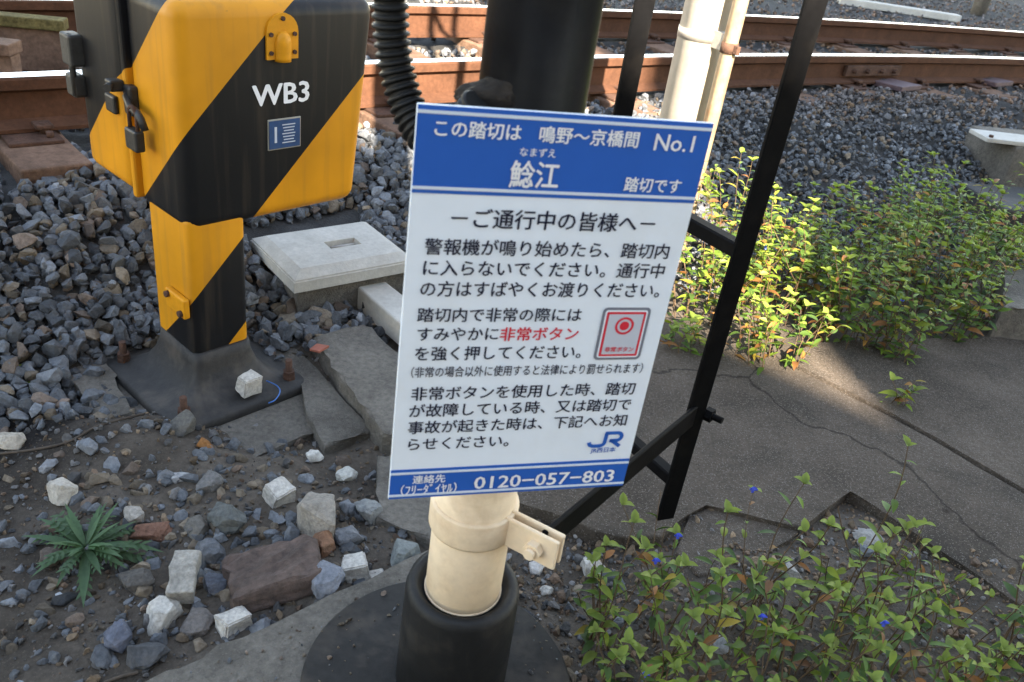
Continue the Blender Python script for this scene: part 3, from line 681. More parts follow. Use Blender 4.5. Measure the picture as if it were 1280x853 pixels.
# ------------------------------------------------------------------ lettering
def text_mesh(body, bold=0.0):
    cu = bpy.data.curves.new('txt', 'FONT'); cu.body = body; cu.size = 1; cu.resolution_u = 2; cu.fill_mode = 'FRONT'
    o = bpy.data.objects.new('txt', cu); col.objects.link(o)
    dg = bpy.context.evaluated_depsgraph_get(); me0 = bpy.data.meshes.new_from_object(o.evaluated_get(dg))
    bpy.data.objects.remove(o); bpy.data.curves.remove(cu)
    n = len(me0.vertices); co = np.empty(n*3, np.float32); me0.vertices.foreach_get('co', co); co = co.reshape(-1, 3)
    fs = [tuple(p.vertices) for p in me0.polygons]; bpy.data.meshes.remove(me0)
    V, Fc = [], []
    for k, (dx, dy) in enumerate([(0, 0), (1, 0), (-1, 0), (0, .7), (0, -.7)]):       # thicker strokes: shifted layers, each a hair in front of the last
        V.append(co+np.array([dx*bold, dy*bold, k*.00003], np.float32)); Fc += [tuple(i+k*n for i in f) for f in fs]
    me = bpy.data.meshes.new('lettering'); me.from_pydata(np.concatenate(V).tolist(), [], Fc); me.update()
    return me
def text_part(body, parent, x0, x1, y, m, z0=None, z1=None, zc=None, bold=.012, name='lettering', thick=.0004, hfac=1.0):
    me = text_mesh(body, bold)
    co = np.empty(len(me.vertices)*3, np.float32); me.vertices.foreach_get('co', co); co = co.reshape(-1, 3)
    mn, mx = co.min(0), co.max(0); sx = (x1-x0)/(mx[0]-mn[0])
    if z0 is None:
        sz = sx*hfac; zz = zc+(co[:, 1]-(mn[1]+mx[1])/2)*sz
    else: zz = z0+(co[:, 1]-mn[1])*(z1-z0)/(mx[1]-mn[1])
    new = np.stack([x0+(co[:, 0]-mn[0])*sx, y-thick-co[:, 2], zz], 1)
    me.vertices.foreach_set('co', new.astype(np.float32).ravel()); me.update()
    me.materials.clear()
    return link(name, me, m, parent)
def strokes_mesh(paths, wdt, y):
    bm = bmesh.new()
    for pts in paths:
        pts = [Vector((p[0], 0, p[1])) for p in pts]; L, Rr = [], []
        for i, p in enumerate(pts):
            t = (pts[min(i+1, len(pts)-1)]-pts[max(i-1, 0)]).normalized(); nn = Vector((-t.z, 0, t.x))
            k = 1
            if 0 < i < len(pts)-1:
                a = (pts[i]-pts[i-1]).normalized(); k = 1/max(.5, Vector((-a.z, 0, a.x)).dot(nn))
            L.append(bm.verts.new(p+nn*wdt/2*k+Vector((0, y, 0)))); Rr.append(bm.verts.new(p-nn*wdt/2*k+Vector((0, y, 0))))
        for i in range(len(pts)-1): bm.faces.new((L[i], L[i+1], Rr[i+1], Rr[i]))
    return bm
cabinet()
# ------------------------------------------------------------------ the notice sign
SH = Vector((.951, .308, 0)).normalized(); SN = Vector((SH.y, -SH.x, 0))            # SN points towards the viewer
SP = aty(690, 370, .85)
def sloc(px, py):
    q = onplane(px, py, SP, SN); return ((q-sbase).dot(SH), q.z-sbase.z)
c4 = [onplane(*p, SP, SN) for p in ((522, 130), (893, 154), (779, 607), (485, 625))]
zt = (c4[0].z+c4[1].z)/2; zb = (c4[2].z+c4[3].z)/2
left = ((c4[0]-SP).dot(SH)+(c4[3]-SP).dot(SH))/2; right = ((c4[1]-SP).dot(SH)+(c4[2]-SP).dot(SH))/2
SW, SHT = right-left, zt-zb
sbase = SP+SH*((left+right)/2); sbase = Vector((sbase.x, sbase.y, zb))
sign = empty('notice_sign', sbase, math.atan2(SH.y, SH.x))
tag(sign, 'white and blue level crossing notice sign with Japanese text, fixed to the cream pole', 'sign')
bm = bmesh.new(); add_box(bm, (0, .0022, SHT/2), (SW, .004, SHT), bev=.0008, seg=1); panel = from_bm('panel', bm, M['white'], sign)
def zof(px, py): return sloc(px, py)[1]
def flat(name, x0, x1, z0, z1, y, m, parent):
    bm = bmesh.new(); add_box(bm, ((x0+x1)/2, y, (z0+z1)/2), (x1-x0, .0004, z1-z0)); return from_bm(name, bm, m, parent)
hz = (zof(514, 242.7)+zof(870, 252.5))/2; fz = (zof(487, 587)+zof(786, 574.3))/2
hb = flat('header_band', -SW/2+.0006, SW/2-.0006, hz, SHT-.0006, -.0002, M['blue'], sign)
fb = flat('footer_band', -SW/2+.0006, SW/2-.0006, .0006, fz, -.0002, M['blue'], sign)
LW = .0034
z1_ = SHT-.0068; flat('white_line', -SW/2+.0006, SW/2-.0006, z1_-LW/2, z1_+LW/2, -.0007, M['pale_line'], hb)
flat('white_line', -SW/2+.0006, SW/2-.0006, hz+.0040, hz+.0040+LW, -.0007, M['pale_line'], hb)
flat('white_line', -SW/2+.0006, SW/2-.0006, fz-.0042-LW, fz-.0042, -.0007, M['pale_line'], fb)
flat('white_line', -SW/2+.0006, SW/2-.0006, .0042, .0042+LW, -.0007, M['pale_line'], fb)
TX = [  # text, left point, right point, material, parent, height factor, bold
 ('この踏切は', (543, 160), (652, 165), 'letter_white', hb, 1.0, .02), ('鳴野～京橋間', (674, 168), (798.5, 174), 'letter_white', hb, 1.0, .02),
 ('No.1', (818, 177.5), (867.4, 180), 'letter_white', hb, 1.0, .014), ('なまずえ', (649.6, 189.5), (694.7, 191.5), 'letter_white', hb, 1.0, .012),
 ('鯰江', (637, 217), (699, 219.5), 'letter_white', hb, 1.15, .022), ('踏切です', (780, 230.5), (851, 232.5), 'letter_white', hb, 1.05, .02),
 ('－ご通行中の皆様へ－', (563.8, 272.3), (819, 279.7), 'ink', panel, 1.0, .016),
 ('警報機が鳴り始めたら、踏切内', (530.6, 308.5), (836.4, 313.8), 'ink', panel, 1.0, .014),
 ('に入らないでください。通行中', (528.8, 335.2), (830.5, 338.2), 'ink', panel, 1.0, .014),
 ('の方はすばやくお渡りください。', (525.2, 361.3), (825, 362.5), 'ink', panel, 1.05, .014),
 ('踏切内で非常の際には', (521.6, 393.2), (727, 393.8), 'ink', panel, 1.0, .014),
 ('すみやかに', (521.6, 417.5), (623, 417.5), 'ink', panel, 1.0, .014), ('非常ボタン', (625, 417.5), (723, 417.0), 'red', panel, 1.0, .018),
 ('を強く押してください。', (518.6, 441.3), (726.4, 440.4), 'ink', panel, 1.05, .014),
 ('（非常の場合以外に使用すると法律により罰せられます）', (514, 464.5), (803, 460.8), 'ink', panel, 1.35, .010),
 ('非常ボタンを使用した時、踏切', (514, 491.8), (793.6, 486), 'ink', panel, 1.0, .014),
 ('が故障している時、又は踏切で', (511.6, 512), (788.3, 506.8), 'ink', panel, 1.0, .014),
 ('事故が起きた時は、下記へお知', (510, 532.7), (783, 526.8), 'ink', panel, 1.0, .014),
 ('らせください。', (510, 554.4), (636, 552), 'ink', panel, 1.0, .014),
 ('連絡先', (515.4, 599), (556.7, 597.5), 'letter_white', fb, 1.0, .02), ('（ﾌﾘｰﾀﾞｲﾔﾙ）', (500.8, 611.6), (570.5, 609.5), 'letter_white', fb, 1.15, .014),
 ('0120−057−803', (592.6, 602), (767, 595), 'letter_white', fb, .9, .018)]
for body, a, b, mm, par, hf, bo in TX:
    A, B = sloc(*a), sloc(*b)
    text_part(body, par, A[0], B[0], -.0008 if par is not panel else -.0002, M[mm], zc=(A[1]+B[1])/2, bold=bo, hfac=hf)
# emergency button picture
ic = [sloc(*p) for p in ((754.6, 384), (812.5, 384.8), (800.7, 450.2), (741.3, 448.7))]
ix0 = (ic[0][0]+ic[3][0])/2; ix1 = (ic[1][0]+ic[2][0])/2; iz1 = (ic[0][1]+ic[1][1])/2; iz0 = (ic[2][1]+ic[3][1])/2
def rrect(x0, x1, z0, z1, r, y, n=5):
    bm = bmesh.new(); P = []
    for cx_, cz_, a0 in ((x1-r, z1-r, 0), (x0+r, z1-r, 90), (x0+r, z0+r, 180), (x1-r, z0+r, 270)):
        for k in range(n+1): a = R(a0+90*k/n); P.append((cx_+r*math.cos(a), y, cz_+r*math.sin(a)))
    bm.faces.new([bm.verts.new(p) for p in P]); return bm
icon = from_bm('button_picture', rrect(ix0, ix1, iz0, iz1, .006, -.0006), M['grey'], sign)
d = .0034; from_bm('white_margin', rrect(ix0+d, ix1-d, iz0+d, iz1-d, .0035, -.0009), M['white'], icon)
d = .0055; from_bm('red_frame', rrect(ix0+d, ix1-d, iz0+d, iz1-d, .0015, -.0012), M['red'], icon)
d = .0085; from_bm('pale_field', rrect(ix0+d, ix1-d, iz0+d, iz1-d, .0006, -.0015), M['pale_grey'], icon)
cxi = (ix0+ix1)/2; czi = iz0+(iz1-iz0)*.665
bm = bmesh.new()
for k in range(32):
    a, b = R(k*11.25), R(k*11.25+11.25); bm.faces.new([bm.verts.new((cxi+r_*math.cos(t), -.0018, czi+r_*math.sin(t))) for r_, t in ((.0088, a), (.0118, a), (.0118, b), (.0088, b))])
from_bm('red_ring', bm, M['red'], icon)
bm = bmesh.new(); bm.faces.new([bm.verts.new((cxi+.006*math.cos(R(k*15)), -.0018, czi+.006*math.sin(R(k*15)))) for k in range(24)]); from_bm('red_dot', bm, M['red'], icon)
text_part('非常ボタン', icon, ix0+.0115, ix1-.0115, -.0016, M['red'], zc=iz0+.0155, bold=.02)
# railway company mark
a, b = sloc(735, 549.5), sloc(778, 549); jz0, jz1 = sloc(756, 559)[1], sloc(757, 539.5)[1]; jw = b[0]-a[0]; jh = jz1-jz0
f_ = lambda u, v: (a[0]+u*jw, jz0+v*jh)
arc = lambda cx_, cz_, rx, rz, t0, t1, n=8: [f_(cx_+rx*math.cos(R(t0+(t1-t0)*k/n)), cz_+rz*math.sin(R(t0+(t1-t0)*k/n))) for k in range(n+1)]
bm = strokes_mesh([[f_(.04, .36)]+arc(.20, .30, .15, .19, 180, 270, 5)+arc(.33, .32, .16, .21, 270, 360, 6)+[f_(.505, .88)],
                   [f_(.46, .90)]+[f_(.80, .90)]+arc(.82, .66, .13, .24, 90, -90, 10)+[f_(.62, .42)], [f_(.66, .44), f_(.78, .30), f_(.95, .04)]], .0052, -.0008)
from_bm('logo', bm, M['blue'], sign)
A, B = sloc(738, 563.2), sloc(769, 562.3); text_part('JR西日本', panel, A[0], B[0], -.0002, M['blue'], zc=(A[1]+B[1])/2, bold=.015, hfac=1.0)
bm = bmesh.new()
for k in range(2): add_box(bm, (-.065 if False else -.055, .012, .10+k*.28), (.10, .016, .03), bev=.002)
from_bm('mounting_bracket', bm, M['galv'], sign)
# ------------------------------------------------------------------ black and cream pole
PP = Vector((-.018, .925, 0))
pole = empty('signal_pole', PP); tag(pole, 'thick steel pole, cream at the foot and black above, in a black sleeve', 'pole')
bm = bmesh.new(); add_lathe(bm, [(.222, -.03), (.222, .018), (.216, .024), (.05, .030)], 64, c=(-.018, -.01, 0)); from_bm('base_disc', bm, M['rubber_disc'], pole)
bm = bmesh.new(); add_lathe(bm, [(.090, .02), (.089, .12), (.0875, .226), (.084, .238), (.075, .242), (.067, .237), (.062, .228), (.058, .228)], 48); from_bm('sleeve', bm, M['black_rubber'], pole)
bm = bmesh.new(); add_lathe(bm, [(.0575, .1), (.0575, .52)], 48); add_tube(bm, [(0, 0, .2295), (0, 0, .2325)], .0592, 40); from_bm('lower_tube', bm, M['cream'], pole)
bm = bmesh.new(); add_lathe(bm, [(.0595, .52), (.0595, 2.9)], 48); from_bm('upper_tube', bm, M['black_pole'], pole)
# clamp ring with two lugs and a bolt
cz = .385; Ld = Vector((.86, -.42, 0)).normalized(); Ls = Vector((-Ld.y, Ld.x, 0))
bm = bmesh.new(); add_lathe(bm, [(.0578, cz-.023), (.0625, cz-.023), (.0635, cz-.020), (.0635, cz+.020), (.0625, cz+.023), (.0578, cz+.023)], 48)
cl = from_bm('clamp', bm, M['cream'], pole)
Mz = Matrix((Ld, Ls, Vector((0, 0, 1)))).transposed()
for sgn in (-1, 1):
    bm = bmesh.new(); add_box(bm, Ld*.098+Ls*(sgn*.0085)+Vector((0, 0, cz)), (.085, .0065, .05), Mz, .002); from_bm('lug', bm, M['cream'], cl)
bc = Ld*.108+Vector((0, 0, cz))
bm = bmesh.new(); add_tube(bm, [bc-Ls*.012, bc-Ls*.024], .0135, 6, smooth=False); add_tube(bm, [bc-Ls*.024, bc-Ls*.032], .008, 10); add_tube(bm, [bc+Ls*.012, bc+Ls*.022], .0135, 6, smooth=False); from_bm('bolt', bm, M['cream'], cl)
# wrapped cable entry on the pole just above the sign
bm = bmesh.new(); bmesh.ops.create_icosphere(bm, subdivisions=4, radius=1)
c_ = aty(640, 107, .892)-PP
for v in bm.verts:
    p = v.co.copy(); k = 1+.16*mnoise.noise(p*2.2)+.05*mnoise.noise(p*6)+.02*mnoise.noise(p*18)
    ang = abs(p.x)
    v.co = Vector((p.x*.058*k, p.y*.026*k, p.z*.022*k*(1.15-.5*max(0, -p.x))))+c_+Vector((0, 0, -.008-.010*abs(p.x)))
for f in bm.faces: f.smooth = True
from_bm('cable_wrap', bm, M['lump'], pole)
# ------------------------------------------------------------------ corrugated hose
hp = [aty(480, -150, .93), aty(484, -60, .93), aty(487, 0, .93), aty(490, 50, .93), aty(499, 100, .925), aty(517, 150, .91), aty(540, 178, .89), aty(575, 160, .87), aty(600, 130, .86)]
def spline(P, n):
    out = []
    for i in range(len(P)-1):
        p0, p1, p2, p3 = P[max(i-1, 0)], P[i], P[i+1], P[min(i+2, len(P)-1)]
        for k in range(n):
            t = k/n; out.append(.5*((2*p1)+(-p0+p2)*t+(2*p0-5*p1+4*p2-p3)*t*t+(-p0+3*p1-3*p2+p3)*t**3))
    out.append(P[-1]); return out
hs = spline(hp, 60); bm = bmesh.new()
dist = [0]
for a, b in zip(hs, hs[1:]): dist.append(dist[-1]+(b-a).length)
N_ = 700; seq = [hs[int(np.interp(t, dist, range(len(hs))))].lerp(hs[min(len(hs)-1, int(np.interp(t, dist, range(len(hs))))+1)], np.interp(t, dist, range(len(hs))) % 1) for t in np.linspace(0, dist[-1], N_)]
add_tube(bm, seq, [0.0182+.0019*max(-1, min(1, 1.5*math.sin(2*math.pi*t/.0095))) for t in np.linspace(0, dist[-1], N_)], 20)
tag(from_bm('corrugated_hose', bm, M['black_rubber']), 'black corrugated cable hose hanging beside the pole and looping behind the sign', 'hose')
# ------------------------------------------------------------------ ladder on the pole
lad = empty('ladder', (.345, 1.27, .1)); tag(lad, 'narrow black steel ladder standing right of the sign, braced to the cream clamp', 'ladder')
Rs = Vector((.345, 1.27, 0)); Rd = Vector((-.548, .837, 0)); Lw = .305; Ls_ = Vector((.137, 1.54, 0))
lo = lad.location
def L_(v): return Vector(v)-lo
nrm = Vector((Rd.y, -Rd.x, 0))
for P_ in (Rs, Ls_):
    bm = bmesh.new()
    add_bar(bm, L_(P_+Vector((0, 0, .13 if P_ is Rs else .16))), L_(P_+Vector((0, 0, 3.2))), .038, .009, up=Vector((math.cos(R(25)), math.sin(R(25)), 0)))
    from_bm('side_rail', bm, M['black_paint'], lad)
for z in (.225, .70, 1.175, 1.65, 2.12, 2.6):
    bm = bmesh.new(); a, b = L_(Rs+Vector((0, 0, z))), L_(Ls_+Vector((0, 0, z))); add_bar(bm, a, b, .026, .026, bev=.003); from_bm('rung', bm, M['black_paint'], lad)
# brace from the clamp lug to the ladder
br = PP+Ld*.112+Vector((0, 0, cz)); be = Rs+Vector((.012, .02, cz-.008))
bm = bmesh.new(); add_bar(bm, L_(br), L_(be+(be-br).normalized()*.02), .045, .008); brc = from_bm('brace', bm, M['black_paint'], lad)
bd = (be-br).normalized(); side = Vector((bd.y, -bd.x, 0))
bm = bmesh.new(); add_tube(bm, [L_(be+side*-.02), L_(be+side*.045)], .0065, 10); add_tube(bm, [L_(be+side*.012), L_(be+side*.026)], .0135, 6, smooth=False); add_tube(bm, [L_(be+side*-.02), L_(be+side*-.008)], .0135, 6, smooth=False)
from_bm('bolt', bm, M['black_paint'], brc)
br2 = PP+Ld*.112+Vector((0, 0, 2.2)); bm = bmesh.new(); add_bar(bm, L_(br2), L_(Rs+Vector((.0, .02, 2.2))), .045, .008); from_bm('brace', bm, M['black_paint'], lad)
# ------------------------------------------------------------------ pale round pole and thin pipe
SPp = Vector((.462, 2.92, 0)); e = empty('round_pole', SPp); tag(e, 'sunlit pale grey round pole with a steel band, behind the sign', 'pole')
zb_ = gzp(.462, 2.92)-.1
bm = bmesh.new(); add_lathe(bm, [(.076, zb_), (.073, 4.0)], 48); from_bm('shaft', bm, M['pole_grey'], e)
zc_ = aty(838, 42, 2.83).z
bm = bmesh.new(); add_lathe(bm, [(.0748, zc_-.016), (.0775, zc_-.016), (.0775, zc_+.016), (.0748, zc_+.016)], 48)
bd_ = from_bm('band', bm, M['galv'], e)
pp = aty(911, 62, 2.80); pd = Vector((pp.x-SPp.x, pp.y-SPp.y, 0)); pdn = pd.normalized(); pw = Vector((-pdn.y, pdn.x, 0)); Mb = Matrix((pdn, pw, Vector((0, 0, 1)))).transposed()
bm = bmesh.new(); add_box(bm, pdn*.100+pw*-.014+Vector((0, 0, zc_)), (.07, .004, .05), Mb, .001); add_box(bm, pdn*.100+Vector((0, 0, zc_-.024)), (.07, .032, .004), Mb, .001); add_box(bm, pdn*.100+Vector((0, 0, zc_+.024)), (.06, .032, .004), Mb, .001); from_bm('bracket', bm, M['galv'], bd_)
ppb = Vector((pp.x, pp.y, 0))
bm = bmesh.new(); add_tube(bm, [ppb+Vector((0, 0, gzp(pp.x, pp.y)-.05)), ppb+Vector((0, 0, 4))], .0245, 20); bm2 = bm
pe = empty('thin_pipe', ppb); tag(pe, 'thin cream pipe streaked with rust, clipped beside the pale round pole', 'pipe')
bm = bmesh.new(); add_tube(bm, [(0, 0, gzp(pp.x, pp.y)-.05), (0, 0, 4)], .0245, 20); from_bm('tube', bm, M['pipe'], pe); bm2.free()
bm = bmesh.new(); add_lathe(bm, [(.0247, zc_-.028), (.0275, zc_-.028), (.0275, zc_+.005), (.0247, zc_+.005)], 24); add_box(bm, (-pdn*.035)+Vector((0, 0, zc_-.01)), (.04, .02, .03), Mb, .002); add_box(bm, (pdn*.035)+Vector((0, 0, zc_-.012)), (.02, .014, .026), Mb, .002); add_box(bm, (-pdn*.05)+Vector((0, 0, zc_+.012)), (.06, .02, .018), Mb, .002)
from_bm('clip', bm, M['rust'], pe)
# ------------------------------------------------------------------ things at the right
cb = at(1290, 225, .1); e = empty('concrete_block', (cb.x-.02, cb.y+.06, 0), R(14)); tag(e, 'grey concrete block carrying a pale plate, on the ballast at the right edge', 'concrete block')
bm = bmesh.new(); add_box(bm, (.10, .1, .10), (.58, .38, .34), bev=.014); from_bm('block', bm, M['concrete'], e)
_q = at(1262, 172, .29); e2 = empty('pale_plate', (_q.x-.02, _q.y, .262), R(8)); tag(e2, 'thin pale grey plate bolted on the concrete block', 'plate')
bm = bmesh.new(); add_box(bm, (.08, 0, .020), (.46, .17, .022), bev=.004); from_bm('plate', bm, M['pale_concrete'], e2)
for k in (-.12, .28):
    bm = bmesh.new(); add_tube(bm, [(k, -.06, .03), (k, -.06, .042)], .012, 6, smooth=False); from_bm('bolt', bm, M['rust'], e2)
ds = at(1275, 245, .12)
e = empty('dark_slab', (ds.x+.15, ds.y, 0), R(12)); bm = bmesh.new(); add_box(bm, (0, 0, .06), (.75, .36, .12), bev=.012); from_bm('slab', bm, M['base_iron'], e); tag(e, 'dark stained slab lying in front of the grey concrete block', 'slab')
bs = at(1275, 375, .10)
tag(slab('kerb_stone', [(bs.x-.12, bs.y-.13), (bs.x+.7, bs.y-.05), (bs.x+.75, bs.y+.2), (bs.x+.05, bs.y+.25)], -.02, .12, M['concrete'], .01, .01), 'rough grey kerb stone under the weeds at the right edge', 'kerb stone')
# trough cover and stump beyond the far rail
a, b = at(1050, -4, .24), at(1200, 19, .24); d_ = (b-a)
e = empty('cable_trough', (*((a+b)/2)[:2], .16), math.atan2(d_.y, d_.x)); tag(e, 'long pale concrete cable trough lid beyond the far rail', 'cable trough')
bm = bmesh.new(); add_box(bm, (0, 0, .04), (d_.length, .16, .08), bev=.01); from_bm('lid', bm, M['pale_concrete'], e)
p = at(1222, 18, .16); bm = bmesh.new(); add_tube(bm, [(p.x, p.y, .1), (p.x, p.y, .9)], .10, 20); tag(from_bm('stump_post', bm, M['concrete']), 'foot of a brownish post beyond the far rail, top right', 'post')
# ------------------------------------------------------------------ individual stones
CW = (.47, .44, .395); CG = (.15, .155, .165); CB = (.20, .105, .06); CD = (.075, .08, .085)
ROCKS = [
 (76, 611, 40, .75, (.45, .41, .35), 'off-white rounded stone just above the green rosette weed', 0), (350, 613, 40, .95, CW, 'white cube-like stone tilted on one corner, above the beige chunk', .75),
 (398, 641, 80, .8, (.27, .24, .20), 'large beige concrete chunk with one small hole', .3), (404, 674, 40, .85, CB, 'rust-brown stone in front of the large beige chunk', .2),
 (201, 764, 50, .8, (.50, .47, .42), 'smooth white stone at the lower end of the pitted brick', .3), (293, 769, 44, .8, CW, 'chipped white stone resting on the kerb edge', .6),
 (446, 703, 42, .85, CW, 'bright white angular stone left of the black sleeve', .6), (472, 714, 26, .6, CW, 'small flat white stone touching the bright angular one', .5),
 (410, 720, 52, .8, (.17, .18, .205), 'blue-grey speckled stone left of the bright white angular stone', .1), (505, 692, 44, .8, (.17, .185, .18), 'greenish grey stone closest to the cream pole foot', .3),
 (459, 636, 38, .8, (.20, .205, .20), 'smooth grey stone right of the large beige chunk', .2), (436, 665, 42, .8, CG, 'dark grey stone between rust-brown stone and pole', .1),
 (283, 645, 48, .85, (.10, .105, .10), 'dark greenish stone in the middle of the rubble', .2), (246, 651, 40, .75, (.13, .12, .105), 'brownish grey stone left of the dark greenish one', .1),
 (192, 656, 50, .7, (.17, .085, .055), 'reddish brown jagged stone right of the rosette weed', .1), (172, 717, 48, .5, (.085, .078, .07), 'flat dark brown stone below the rosette weed', .2),
 (150, 790, 40, .9, (.105, .115, .15), 'round dark blue stone near the lower left', .0), (186, 808, 48, .75, (.07, .072, .076), 'black-grey angular stone left of the kerb', .3),
 (246, 770, 40, .6, (.14, .125, .115), 'flat grey-brown stone between the two white stones', .3), (394, 564, 24, .8, (.50, .48, .44), 'small whitish stone below the concrete slab', .2),
 (433, 588, 27, .8, (.42, .41, .37), 'mottled whitish pebble left of the sign', .1), (312, 481, 32, 1.0, CW, 'white block-shaped stone lying on the iron foot plate', .85),
 (255, 551, 22, .8, (.24, .105, .03), 'orange stone in front of the iron foot plate', .2), (226, 528, 34, .9, (.11, .105, .095), 'grey stone leaning on the front anchor bolt', .3),
 (262, 594, 40, .8, (.135, .13, .125), 'rounded grey stone below the orange stone', .0), (263, 686, 38, .75, (.11, .115, .125), 'blue-black stone right of the pitted brick top', .1),
 (268, 722, 32, .8, (.10, .108, .13), 'dark blue stone squeezed between pitted brick and brown slab', .1), (740, 703, 30, .7, CW, 'white stone right of the cream clamp', .3),
 (672, 702, 26, .5, (.48, .45, .42), 'flat pale stone behind the first green stems', .3), (684, 733, 17, .8, CW, 'tiny white stone beside the black sleeve', .2),
 (12, 546, 34, .8, (.40, .35, .28), 'pale beige stone at the left edge', .2), (167, 642, 24, 1.1, (.33, .30, .26), 'small upright pale stone between weed and reddish stone', .4),
 (1084, 662, 44, .4, (.27, .26, .24), 'flat grey stone at the head of the pavement hole', .3), (1083, 684, 24, .7, (.13, .14, .155), 'blue-grey stone in the pavement hole', .1),
 (993, 708, 32, .7, (.27, .26, .24), 'light grey stone in the weeds inside the hole', .2), (686, 636, 30, .9, (.08, .095, .08), 'dark green rock behind the cream clamp lug', .1),
 (900, 802, 24, .9, (.30, .31, .33), 'grey and white pebble among the front weeds', .1), (62, 690, 30, .6, (.11, .09, .075), 'brown stone under the rosette weed leaves', .2),
 (300, 712, 22, .7, (.10, .10, .10), 'small dark stone above the brown slab', .2), (60, 575, 26, .6, (.20, .205, .215), 'grey-blue pebble beneath the dry twig', .2),
 (225, 590, 24, .6, (.30, .30, .30), 'pale grey pebble left of the rounded grey stone', .2), (110, 552, 28, .7, (.16, .17, .185), 'blue pebble beside the dry twig', .2),
 (360, 400, 36, .9, (.20, .17, .13), 'tan stone between yellow post and concrete strip', .2), (400, 395, 34, .8, (.24, .20, .155), 'sandy stone in front of the pit cover', .2)]
for k, (a, b, d, fl, c, lab, bx) in enumerate(ROCKS):
    p = at(a, b+d*.18, .0); z = gzp(p.x, p.y)
    if (a, b) == (312, 481): z = -.018
    if k in (41, 42) : z += 0
    p = at(a, b+d*.15, z+.012); r_ = d/FPX*depth(p)/2*1.12
    if bx >= .5:
        rb = random.Random(900+k); bmk = bmesh.new(); bmesh.ops.create_cube(bmk, size=1.55)
        for v in bmk.verts: v.co = Vector((v.co.x*rb.uniform(.65, 1.1), v.co.y*rb.uniform(.55, .95), v.co.z*fl*rb.uniform(.7, 1.0)))
        bmesh.ops.bevel(bmk, geom=list(bmk.edges), offset=.08, segments=2, affect='EDGES')
    else:
        bmk = hull(500+k, n=20, flat=fl*.95, box=bx)
        bmesh.ops.dissolve_limit(bmk, angle_limit=R(14), verts=bmk.verts, edges=bmk.edges); bmesh.ops.bevel(bmk, geom=list(bmk.edges), offset=.035, segments=1, affect='EDGES', clamp_overlap=True)
    bmesh.ops.triangulate(bmk, faces=bmk.faces); 
    for _p in (0, 1): bmesh.ops.subdivide_edges(bmk, edges=list(bmk.edges), cuts=1, use_grid_fill=True)
    rr = random.Random(k); Rm = Matrix.Rotation(rr.uniform(0, 6.28), 3, 'Z') @ Matrix.Rotation(rr.uniform(-.35, .35), 3, 'X')
    for v in bmk.verts: v.co = Rm @ (v.co*(1+.09*mnoise.noise(v.co*2.4+Vector((k, 0, 0)))+.045*mnoise.noise(v.co*7)+.02*mnoise.noise(v.co*18)))*r_
    lay_ = bmk.verts.layers.float_color.new('tint')
    for v in bmk.verts: v[lay_] = (*c, 1)
    zmin = min(v.co.z for v in bmk.verts)
    o = from_bm('stone', bmk, M['stone']); o.location = (p.x, p.y, z-zmin-.34*r_ if bx < .8 else z-zmin-.002)
    tag(o, lab, 'stone', 'loose stones around the posts')
# two brick pieces
def brick(name, px, py, size, rz, tilt, m, lab, z, bev=.004, bump=.006):
    p = at(px, py, z); bm = bmesh.new(); add_box(bm, (0, 0, 0), size, bev=bev)
    bmesh.ops.subdivide_edges(bm, edges=[ed for ed in bm.edges if ed.calc_length() > .02], cuts=5, use_grid_fill=True)
    for v in bm.verts: v.co += Vector((n2(v.co.x, v.co.y, 40, 1), n2(v.co.y, v.co.z, 40, 2), n2(v.co.x, v.co.y, 35, 3)))*bump
    o = from_bm(name, bm, m); o.location = p; o.rotation_euler = (tilt[0], tilt[1], rz); tag(o, lab, 'brick'); return o
brick('brick_piece', 229, 722, (.046, .088, .04), R(14), (R(14), R(4), 0), mat('pitted_brick', (.29, .27, .235), .95, .25, 30, 120, bump=1.5, bscale=160), 'grey pitted brick fragment standing among the rubble', .0)
bsl = mat('brown_slab', (.080, .055, .044), .95, .45, 12, 70, bump=1.2, bscale=90)
brick('brick_slab', 345, 718, (.165, .120, .05), R(30), (R(-6), R(-5), 0), bsl, 'large flat purplish brown broken slab with shallow grooves', -.012, .008, .016)
# red shard, wire, twigs
p = at(398, 437, .02); bm = bmesh.new(); vs_ = [bm.verts.new(q) for q in ((-.022, -.004, 0), (.006, -.014, .004), (.026, .008, .012), (-.01, .018, .006))]; vt = [bm.verts.new(v.co+Vector((0, 0, .006))) for v in vs_]
bm.faces.new(vs_); bm.faces.new(vt)
for k in range(4): bm.faces.new((vs_[k], vs_[(k+1) % 4], vt[(k+1) % 4], vt[k]))
o = from_bm('tile_shard', bm, mat('terracotta', (.30, .10, .065), .8, .15, 30, 90)); o.location = (p.x, p.y, .014); tag(o, 'flat red tile shard on the concrete slab corner', 'shard')
def wirepath(name, pts, r_, m, lab, cat, z=None):
    P = []
    for a, b in pts:
        q = at(a, b, -.02); P.append(Vector((q.x, q.y, (gzp(q.x, q.y) if z is None else z)+r_+.002)))
    bm = bmesh.new(); add_tube(bm, spline(P, 8), r_, 6); return tag(from_bm(name, bm, m), lab, cat)
wirepath('wire_scrap', [(333, 484), (346, 490), (350, 498), (344, 508), (336, 512)], .0016, M['wire'], 'thin blue wire scrap beside the right anchor bolt', 'wire', z=-.005)
wirepath('twig', [(-5, 566), (40, 565), (85, 558), (120, 545), (150, 530), (180, 514)], .003, M['twig'], 'long thin dry twig lying in front of the iron foot', 'twig')
wirepath('twig', [(128, 846), (150, 842), (172, 836)], .003, M['twig'], 'short dry twig beside the kerb end', 'twig')
wirepath('twig', [(1040, 655), (1075, 668), (1105, 690), (1140, 705)], .004, M['twig'], 'curved brown twig across the pavement hole', 'twig')
